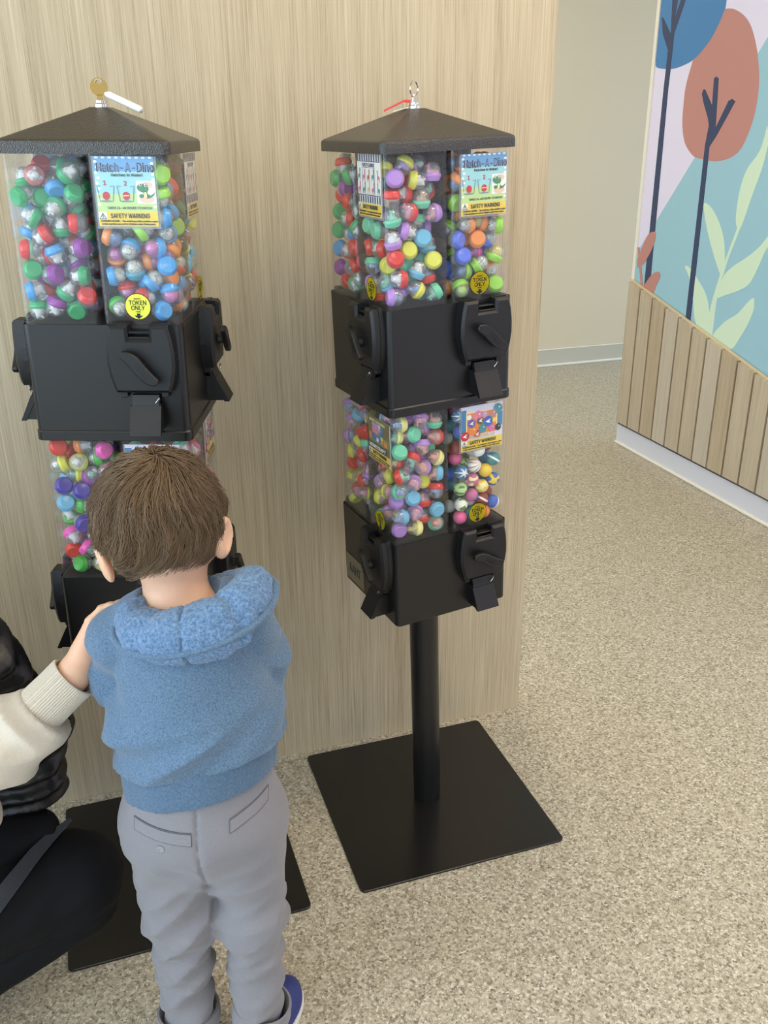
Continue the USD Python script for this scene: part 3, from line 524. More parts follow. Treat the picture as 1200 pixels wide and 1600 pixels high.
# ================================================================ toy capsules and bouncy balls
CAPSULES = """1 2 0 -82.4 102.9 1401.2 -15 -23 -96 G w 1;1 2 0 -102.9 80.2 1406.8 98 17 -5 R w 1;1 2 0 -97.7 53.8 1391.5 -67 -35 -66 B w 1;1 2 0 -102.8 29.8 1410.4 8 79 -61 G w 1;1 2 0 -102.9 102.9 1377.9 -83 51 -23 G w 1;1 2 0 -85 78 1373.6 -87 -45 19 G w 1;1 2 0 -102.9 26.3 1378.2 -52 -55 65 G w 1;1 2 0 -102.9 56 1360.9 78 -41 47 G w 1;1 2 0 -102.9 92.4 1348.7 17 -84 -51 G w 1;1 2 0 -102.9 25 1338.7 -39 92 3 R x 1;1 2 0 -83.2 102.9 1327.2 -26 46 -85 B w 1;1 2 0 -102.9 79.4 1320.6 0 -88 48 R w 1;1 2 0 -91.4 53.1 1332.3 1 -6 -100 G w 1;1 2 0 -65.6 102.9 1352.9 -78 58 -24 B w 1;1 2 0 -76.8 32 1356.1 -32 -79 -53 G w 1;1 2 0 -102.9 102.9 1300.4 -43 90 5 R x 1;1 2 0 -81.6 84.5 1286.6 -16 -93 33 R w 1;1 2 0 -102.9 63.3 1294.1 -8 30 95 B w 1;1 2 0 -102.3 26.9 1302.6 -44 -88 18 V w 1;1 2 0 -77.1 42.2 1278.8 -13 -53 -84 V w 1;1 2 0 -100.1 102.9 1269.5 -85 -46 25 G w 1;1 2 0 -102.9 72.7 1262.9 -33 -92 19 V x 1;1 2 0 -102.3 30.2 1261.5 -4 -100 1 G w 1;1 2 0 -102.9 102.9 1238.6 -37 92 -12 B w 1;1 2 0 -100.8 53.3 1238.8 1 68 -74 G w 1;1 2 0 -73.4 94.1 1228.4 14 -52 84 R w 1;1 2 0 -102.9 24.4 1227.7 -55 -44 71 R x 1;1 2 0 -95.5 102.9 1208.5 18 1 98 G w 1;1 2 0 -102.9 73.6 1215.4 3 -39 92 V w 1;1 2 0 -91.1 45.7 1208.5 -92 -29 -25 G w 1;1 2 0 -76 34.6 1239.2 -35 -88 33 R x 1;1 2 0 -71.2 78.4 1416.5 -58 -21 79 R x 1;1 2 0 -78.8 48.3 1416.5 -20 -98 1 G x 1;1 1 0 -99.3 -24 1319.2 -5 94 34 O U 1;1 1 0 -73.4 -38.3 1328.3 99 9 -10 O E 1;1 1 0 -98.2 -72.5 1329.8 -34 77 -54 L E 1;1 1 0 -80 -102.9 1322.6 99 -13 -10 B E 1;1 1 0 -84.7 -24 1289.4 55 4 -83 O M 1;1 1 0 -99.5 -49.4 1301.4 62 -32 72 B E 1;1 1 0 -99.5 -88.5 1303.3 47 -88 -5 B M 1;1 1 0 -80.7 -75.8 1281.5 -26 95 -15 O M 1;1 1 0 -98.1 -102.9 1275.9 -87 -39 31 B E 1;1 1 0 -99.5 -24 1261.8 -29 95 -14 B E 1;1 1 0 -99.5 -53.7 1270.7 23 -8 -97 T E 1;1 1 0 -99.5 -80.3 1254.9 -27 68 -68 B E 1;1 1 0 -84 -36.1 1237.8 11 17 98 R M 1;1 1 0 -91.8 -102.9 1234.9 21 19 96 B M 1;1 1 0 -99.5 -24 1213.8 62 55 56 K E 1;1 1 0 -64.1 -73.5 1211.6 -11 -99 3 B E 1;1 1 0 -99.5 -88.6 1208.5 -66 -74 13 B E 1;1 1 0 -69.2 -96.3 1255 -45 -89 7 O E 1;1 1 0 -85 -50.8 1208.5 -75 -17 -63 O E 1;1 1 0 -70.2 -58.6 1305.1 -12 -1 -99 R E 1;1 1 0 -99.1 -102.9 1408.7 -73 -68 4 L E 1;1 1 0 -98.2 -102.9 1377.7 -27 -7 96 L E 1;1 1 0 -99.5 -102.9 1346.7 22 -98 -1 B E 1;1 2 1 -102.3 102.9 982.5 -74 -50 45 R w 1;1 2 1 -87.7 64.9 982.5 3 100 -1 O w 1;1 2 1 -102.9 28.6 978.1 -64 -73 23 P w 1;1 2 1 -101.8 102.9 951.5 17 -94 30 Y t 1;1 2 1 -102.9 72.3 956.5 94 -3 -34 Y w 1;1 2 1 -88.2 82.8 931.3 14 -99 -5 Y t 1;1 2 1 -98.5 53.6 932.2 32 73 -61 V t 1;1 2 1 -102.9 24 940.5 86 -40 -32 P w 1;1 2 1 -102.9 102.9 912.9 -66 -54 52 I t 1;1 2 1 -102.9 73.2 904.2 -69 -51 51 I t 1;1 2 1 -102.9 102.9 881.9 -71 -49 50 S t 1;1 2 1 -99.2 46.6 888.7 31 -52 80 K w 1;1 2 1 -92.6 74.5 874.9 -29 95 12 K w 1;1 2 1 -71.8 102.9 914.3 -13 -16 98 S t 1;1 2 1 -85 45.1 958.9 -21 -97 8 K w 1;1 2 1 -63.9 24.4 949.6 -37 -92 14 K w 1;1 2 1 -72.4 69.5 900 -22 -71 67 P w 1;1 2 1 -85.9 102.9 852.7 35 -4 -94 K w 1;1 2 1 -102.9 77.9 845.9 -79 -61 -3 I w 1;1 2 1 -101.9 48.7 856.3 89 -22 -39 K w 1;1 2 1 -102.9 97.6 822 50 56 66 P w 1;1 2 1 -97.4 57.9 822.8 4 -100 -1 P w 1;1 2 1 -93.2 102.9 793 -93 -25 -26 R w 1;1 2 1 -102.9 73.6 796.7 -2 83 56 P t 1;1 2 1 -102.9 42.6 796.5 38 17 91 Y w 1;1 2 1 -102.9 86.6 768.5 -82 52 26 K w 1;1 2 1 -100.4 55.7 768.5 87 -23 -43 Y w 1;1 2 1 -102.9 24.9 770.7 87 -24 -43 Y w 1;1 2 1 -69.3 102.9 812.7 1 -74 67 P w 1;1 2 1 -74.3 102.9 768.5 -24 -48 -85 P w 1;2 1 0 -99.5 -78.7 1416.5 -33 -60 -73 Y p 0;2 1 0 -70.4 -92.6 1416.5 62 11 78 Y p 0;2 1 0 -93.1 -102.9 1398.1 -32 -93 18 p p 0;2 1 0 -53.1 -102.9 1392.9 -93 31 21 Y w 0;2 1 0 -41.6 -80.8 1416.5 -79 40 -47 p t 0;2 1 0 -24 -102.9 1403.7 -6 -4 -100 p k 0;2 1 0 -99.5 -101.8 1367.8 -1 -10 100 R n 0;2 1 0 -71.7 -88.8 1372.6 97 -5 -22 R w 0;2 1 0 -44.5 -102.9 1363.2 1 9 -100 m n 0;2 1 0 -24 -82.9 1375 33 63 -70 R m 0;2 1 0 -99.5 -102.1 1336.8 15 0 -99 m m 0;2 1 0 -69.6 -102.9 1345.1 95 4 -30 R k 0;2 1 0 -47 -86.9 1326.7 23 0 97 m n 0;2 1 0 -24 -102.9 1339.9 100 3 7 p k 0;2 1 0 -62.2 -70.5 1395.7 39 -92 2 R n 0;2 1 0 -71.2 -101.8 1314.1 -95 23 23 p w 0;2 1 0 -24 -70 1314.6 87 -49 -3 p k 0;2 1 0 -99.5 -102.6 1301.6 18 6 -98 p w 0;2 1 0 -68.5 -97.9 1282.3 -26 -91 31 Y w 0;2 1 0 -43.5 -102.9 1300.3 -28 -91 30 S w 0;2 1 0 -24 -83.1 1286.5 0 5 -100 S n 0;2 1 0 -96.9 -102.9 1270.7 -18 -91 37 R w 0;2 1 0 -24 -102.9 1262.6 -35 -90 27 Y w 0;2 1 0 -54.3 -102.9 1248.5 -40 4 -92 S w 0;2 1 0 -64.9 -74.9 1256.4 39 -92 8 m w 0;2 1 0 -89.4 -102.7 1238 97 -21 -7 R w 0;2 1 0 -29.8 -88.9 1235.5 20 -29 -93 R b 0;2 1 0 -58.5 -102.5 1217.8 82 -15 -55 Y b 0;2 1 0 -99.5 -102.5 1208.5 -96 29 6 p b 0;2 1 0 -30.9 -72.7 1208.5 6 -75 -66 S w 0;2 1 0 -24 -102.9 1208.5 88 -19 43 m m 0;2 1 0 -31.6 -66.5 1261.4 88 -48 -3 m m 0;2 1 0 -99.5 -24 1319.9 -99 -9 9 m w 1;2 1 0 -54.2 -24 1325.3 99 8 -9 p p 1;2 1 0 -99.2 -54.4 1313.8 -99 10 7 m w 1;2 1 0 -99.5 -24 1283.8 -91 40 -14 R m 1;2 1 0 -74.2 -24 1301.7 6 22 -97 Y n 1;2 1 0 -98.7 -55 1282.8 41 -91 6 R w 1;2 1 0 -72.5 -24 1268.5 9 12 99 p k 1;2 1 0 -99.5 -24 1252.8 10 12 99 m b 1;2 1 0 -54.3 -24 1243.4 91 40 -14 n w 1;2 1 0 -78.9 -42.2 1238.4 82 56 -16 p w 1;2 1 0 -99.5 -24 1221.8 -71 70 -2 p w 1;2 1 0 -74 -35.5 1208.5 42 -90 9 Y w 1;2 2 0 -86.9 102.9 1416.5 -21 4 -98 G w 1;2 2 0 -102.9 76.3 1412.9 -11 10 99 R w 1;2 2 0 -102.9 102.9 1389.9 -100 5 6 G w 1;2 2 0 -69.2 102.9 1391.1 24 -60 76 R x 1;2 2 0 -102.4 76.4 1373.9 11 -99 5 V w 1;2 2 0 -91.9 102.9 1360.9 -89 -45 9 R x 1;2 2 0 -102.9 102.9 1331.9 -13 -94 32 G w 1;2 2 0 -63.6 102.9 1348.4 59 -81 1 R w 1;2 2 0 -74.5 102.9 1319.4 72 -69 0 G w 1;2 2 0 -102.9 62.8 1323.9 59 -81 2 R w 1;2 2 0 -102.9 102.9 1300.9 -95 -29 10 G w 1;2 2 0 -94 73.6 1296.3 44 -89 5 B w 1;2 2 0 -102.3 102.9 1268 -95 -28 12 B w 1;2 2 0 -72.1 102.9 1252.1 2 -89 46 R w 1;2 2 0 -102.9 71.9 1266.7 80 58 -14 R w 1;2 2 0 -102.9 102.9 1233.9 -99 -11 11 V x 1;2 2 0 -82.3 79.8 1234.1 80 58 -15 V x 1;2 2 0 -78.9 102.9 1208.5 -92 40 4 G w 1;2 2 0 -102.9 83.3 1209.9 2 -88 48 R x 1;2 2 0 -101.1 52.4 1208.5 40 85 34 G w 1;2 0 0 43.3 -99.5 1315.8 99 7 -9 O E 0;2 0 0 74.4 -89 1316.7 93 -4 -37 O y 0;2 0 0 64.5 -99.5 1289.2 -33 -89 30 O E 0;2 0 0 102.9 -99.5 1310.5 84 -55 -2 L E 0;2 0 0 97.8 -81.7 1285.7 -65 20 -73 I E 0;2 0 0 24 -96.7 1291.7 49 -87 4 I E 0;2 0 0 35.8 -99.5 1263.2 -24 -90 37 I E 0;2 0 0 73.1 -73.2 1263.2 98 14 -11 P M 0;2 0 0 102.9 -65.2 1260 -84 53 2 I y 0;2 0 0 102.9 -99.5 1260.8 -42 1 -91 L y 0;2 0 0 70.2 -99.5 1247 -79 29 -54 L E 0;2 0 0 43.7 -88.2 1235.4 99 -2 -10 L U 0;2 0 0 100.2 -83.1 1234.6 -33 38 86 O E 0;2 0 0 102.9 -99.5 1208.5 -35 -87 34 L E 0;2 0 0 33.4 -99.5 1208.5 -1 58 81 L l 0;2 0 0 102.9 -66.5 1208.5 84 -54 -1 I E 0;2 0 0 72.5 -99.3 1214.5 -85 53 2 O y 0;2 0 0 102.9 -99.5 1369.6 60 -80 1 O E 0;2 0 0 102.9 -90.1 1340 99 12 -8 R E 0;2 0 0 42.3 -72.7 1331.4 49 -87 3 O E 0;2 1 1 -98.1 -102.9 980.9 100 -9 2 y b 0;2 1 1 -99.5 -88 953.7 98 -14 -14 y m 0;2 1 1 -99.5 -102.9 926.5 -6 -81 59 m m 0;2 1 1 -72.8 -78.1 982.5 7 -77 63 p k 0;2 1 1 -54.2 -102.9 982.5 31 54 79 p k 0;2 1 1 -24 -100.7 975.7 -4 -4 -100 m s 0;2 1 1 -44.7 -84.8 959.1 99 11 10 p s 0;2 1 1 -72.6 -102.9 957.6 40 -90 19 m k 0;2 1 1 -24 -102.9 944.8 91 32 -26 R s 0;2 1 1 -51.7 -102.8 930.8 18 29 94 p s 0;2 1 1 -61.3 -76 918.4 68 -72 10 p k 0;2 1 1 -73.6 -102.9 908.9 48 13 87 R m 0;2 1 1 -24 -102.9 904.2 88 -8 -47 y s 0;2 1 1 -50.5 -101.2 888.3 82 47 -32 p s 0;2 1 1 -99.5 -82.6 903.1 98 3 -21 R y 0;2 1 1 -24 -75.1 917.8 87 -49 -1 m m 0;2 1 1 -95.8 -102.9 879.8 -90 32 -29 R m 0;2 1 1 -24 -102.9 872.4 94 -34 -8 S s 0;2 1 1 -57.6 -62.7 867.7 33 58 74 m y 0;2 1 1 -44.6 -87.8 854.8 -23 -81 53 Y k 0;2 1 1 -70.9 -102.9 861 45 84 30 p k 0;2 1 1 -24 -102.9 837.3 20 33 92 R b 0;2 1 1 -74.3 -74.6 842.6 69 -71 11 m m 0;2 1 1 -99.5 -102.9 849.1 -42 88 -23 m b 0;2 1 1 -73.8 -102.9 830 -21 -81 55 S k 0;2 1 1 -46.4 -92.5 818.5 -5 -24 -97 R k 0;2 1 1 -99.5 -85.7 823.3 -19 -81 55 p k 0;2 1 1 -24 -102.9 799.5 -4 -99 -11 S k 0;2 1 1 -68.6 -102.9 799.5 46 85 27 p k 0;2 1 1 -46.4 -87.9 783.8 -13 -21 -97 R k 0;2 1 1 -99.5 -102.9 797.5 100 -9 -2 S b 0;2 1 1 -24 -102.9 768.5 -5 93 -36 m s 0;2 1 1 -99.5 -92.1 768.5 -18 -98 -10 p k 0;2 1 1 -70.3 -102.9 768.5 97 -16 -16 y y 0;2 1 1 -31.2 -65.7 768.5 44 79 42 m s 0;2 1 1 -99.5 -24 841 42 85 31 p k 1;2 1 1 -99.5 -53 864.3 58 -80 16 Y y 1;2 1 1 -90.5 -24 870.7 34 -61 72 R k 1;2 1 1 -99.5 -24 810 -67 74 5 Y k 1;2 1 1 -76.6 -38.3 825.4 58 -80 17 Y k 1;2 1 1 -76.5 -24 789.2 -60 68 42 R y 1;2 1 1 -99.5 -24 768.5 33 62 72 m m 1;2 1 1 -53.5 -24 810.4 37 71 60 m m 1;2 1 1 -98.7 -50.5 784.5 41 80 43 p k 1;2 2 1 -102.9 102.9 963.7 28 54 80 p b 1;2 2 1 -75.6 102.9 978.4 73 -68 6 R k 1;2 2 1 -76.5 102.9 947.4 34 -64 68 m m 1;2 2 1 -102.9 93.3 934.2 17 27 95 p k 1;2 2 1 -102.9 102.9 899.6 -61 78 -12 p b 1;2 2 1 -77.7 96.9 916.6 98 8 -20 p b 1;2 2 1 -76.2 102.9 882.8 -97 -9 21 Y k 1;2 2 1 -71.7 102.9 852.1 -97 -8 21 R k 1;2 2 1 -102.3 72.6 892.9 48 -51 72 Y k 1;2 2 1 -102.9 102.9 840.5 8 -79 61 R k 1;2 2 1 -102.9 93.6 870 -91 41 5 Y m 1;2 2 1 -89.9 75.8 848.1 78 53 -33 R k 1;2 2 1 -74.2 102.9 821.2 22 -70 68 Y k 1;2 2 1 -50.9 102.9 800.7 61 -78 14 R k 1;2 2 1 -102.9 102.9 809.5 -2 -15 99 Y y 1;2 2 1 -79.6 102.9 789 37 -59 72 S k 1;2 2 1 -101.9 73.5 819.4 98 -10 -17 Y y 1;2 2 1 -102.9 102.9 768.5 7 -85 -52 Y k 1;2 2 1 -102.9 79.6 789 39 80 46 R k 1;2 2 1 -81.3 71 768.5 20 34 92 R w 1;2 0 1 34.1 -101 860.7 86 -51 0 bs - 0;2 0 1 62.6 -101 868.8 85 -52 0 rw - 0;2 0 1 87.2 -101 854.8 85 -53 1 ye - 0;2 0 1 103.1 -75 870.2 85 -53 1 bg - 0;2 0 1 104.9 -101.5 875.2 84 -54 1 tw - 0;2 0 1 57.8 -101 841.1 85 -52 0 pm - 0;2 0 1 79.6 -101 823.2 85 -53 1 py - 0;2 0 1 104.9 -101 832.7 84 -54 1 nb - 0;2 0 1 31.3 -101 826.7 86 -51 0 mg - 0;2 0 1 56.7 -101 809 85 -52 0 pb - 0;2 0 1 104.9 -75.5 796.8 84 -54 1 ma - 0;2 0 1 80.2 -101 795.7 85 -53 1 rd - 0;2 0 1 104.9 -101 784.8 84 -54 2 bw - 0;2 0 1 32.8 -101 793.4 86 -51 0 wy - 0;2 0 1 30.8 -101 766.5 86 -51 0 pk - 0;2 0 1 57.2 -101 772.3 85 -52 1 bg - 0;2 0 1 83.8 -101 767.9 85 -53 1 og - 0;2 0 1 104.9 -75.5 766.5 85 -53 1 pk - 0;2 0 1 27 -101 975 86 -51 -1 bs - 0;2 0 1 29.8 -101 943.1 86 -51 -1 bw - 0;2 0 1 34.6 -75.5 881.9 86 -51 -1 pk - 0;2 0 1 55.2 -75.5 864.4 86 -51 0 mg - 0"""
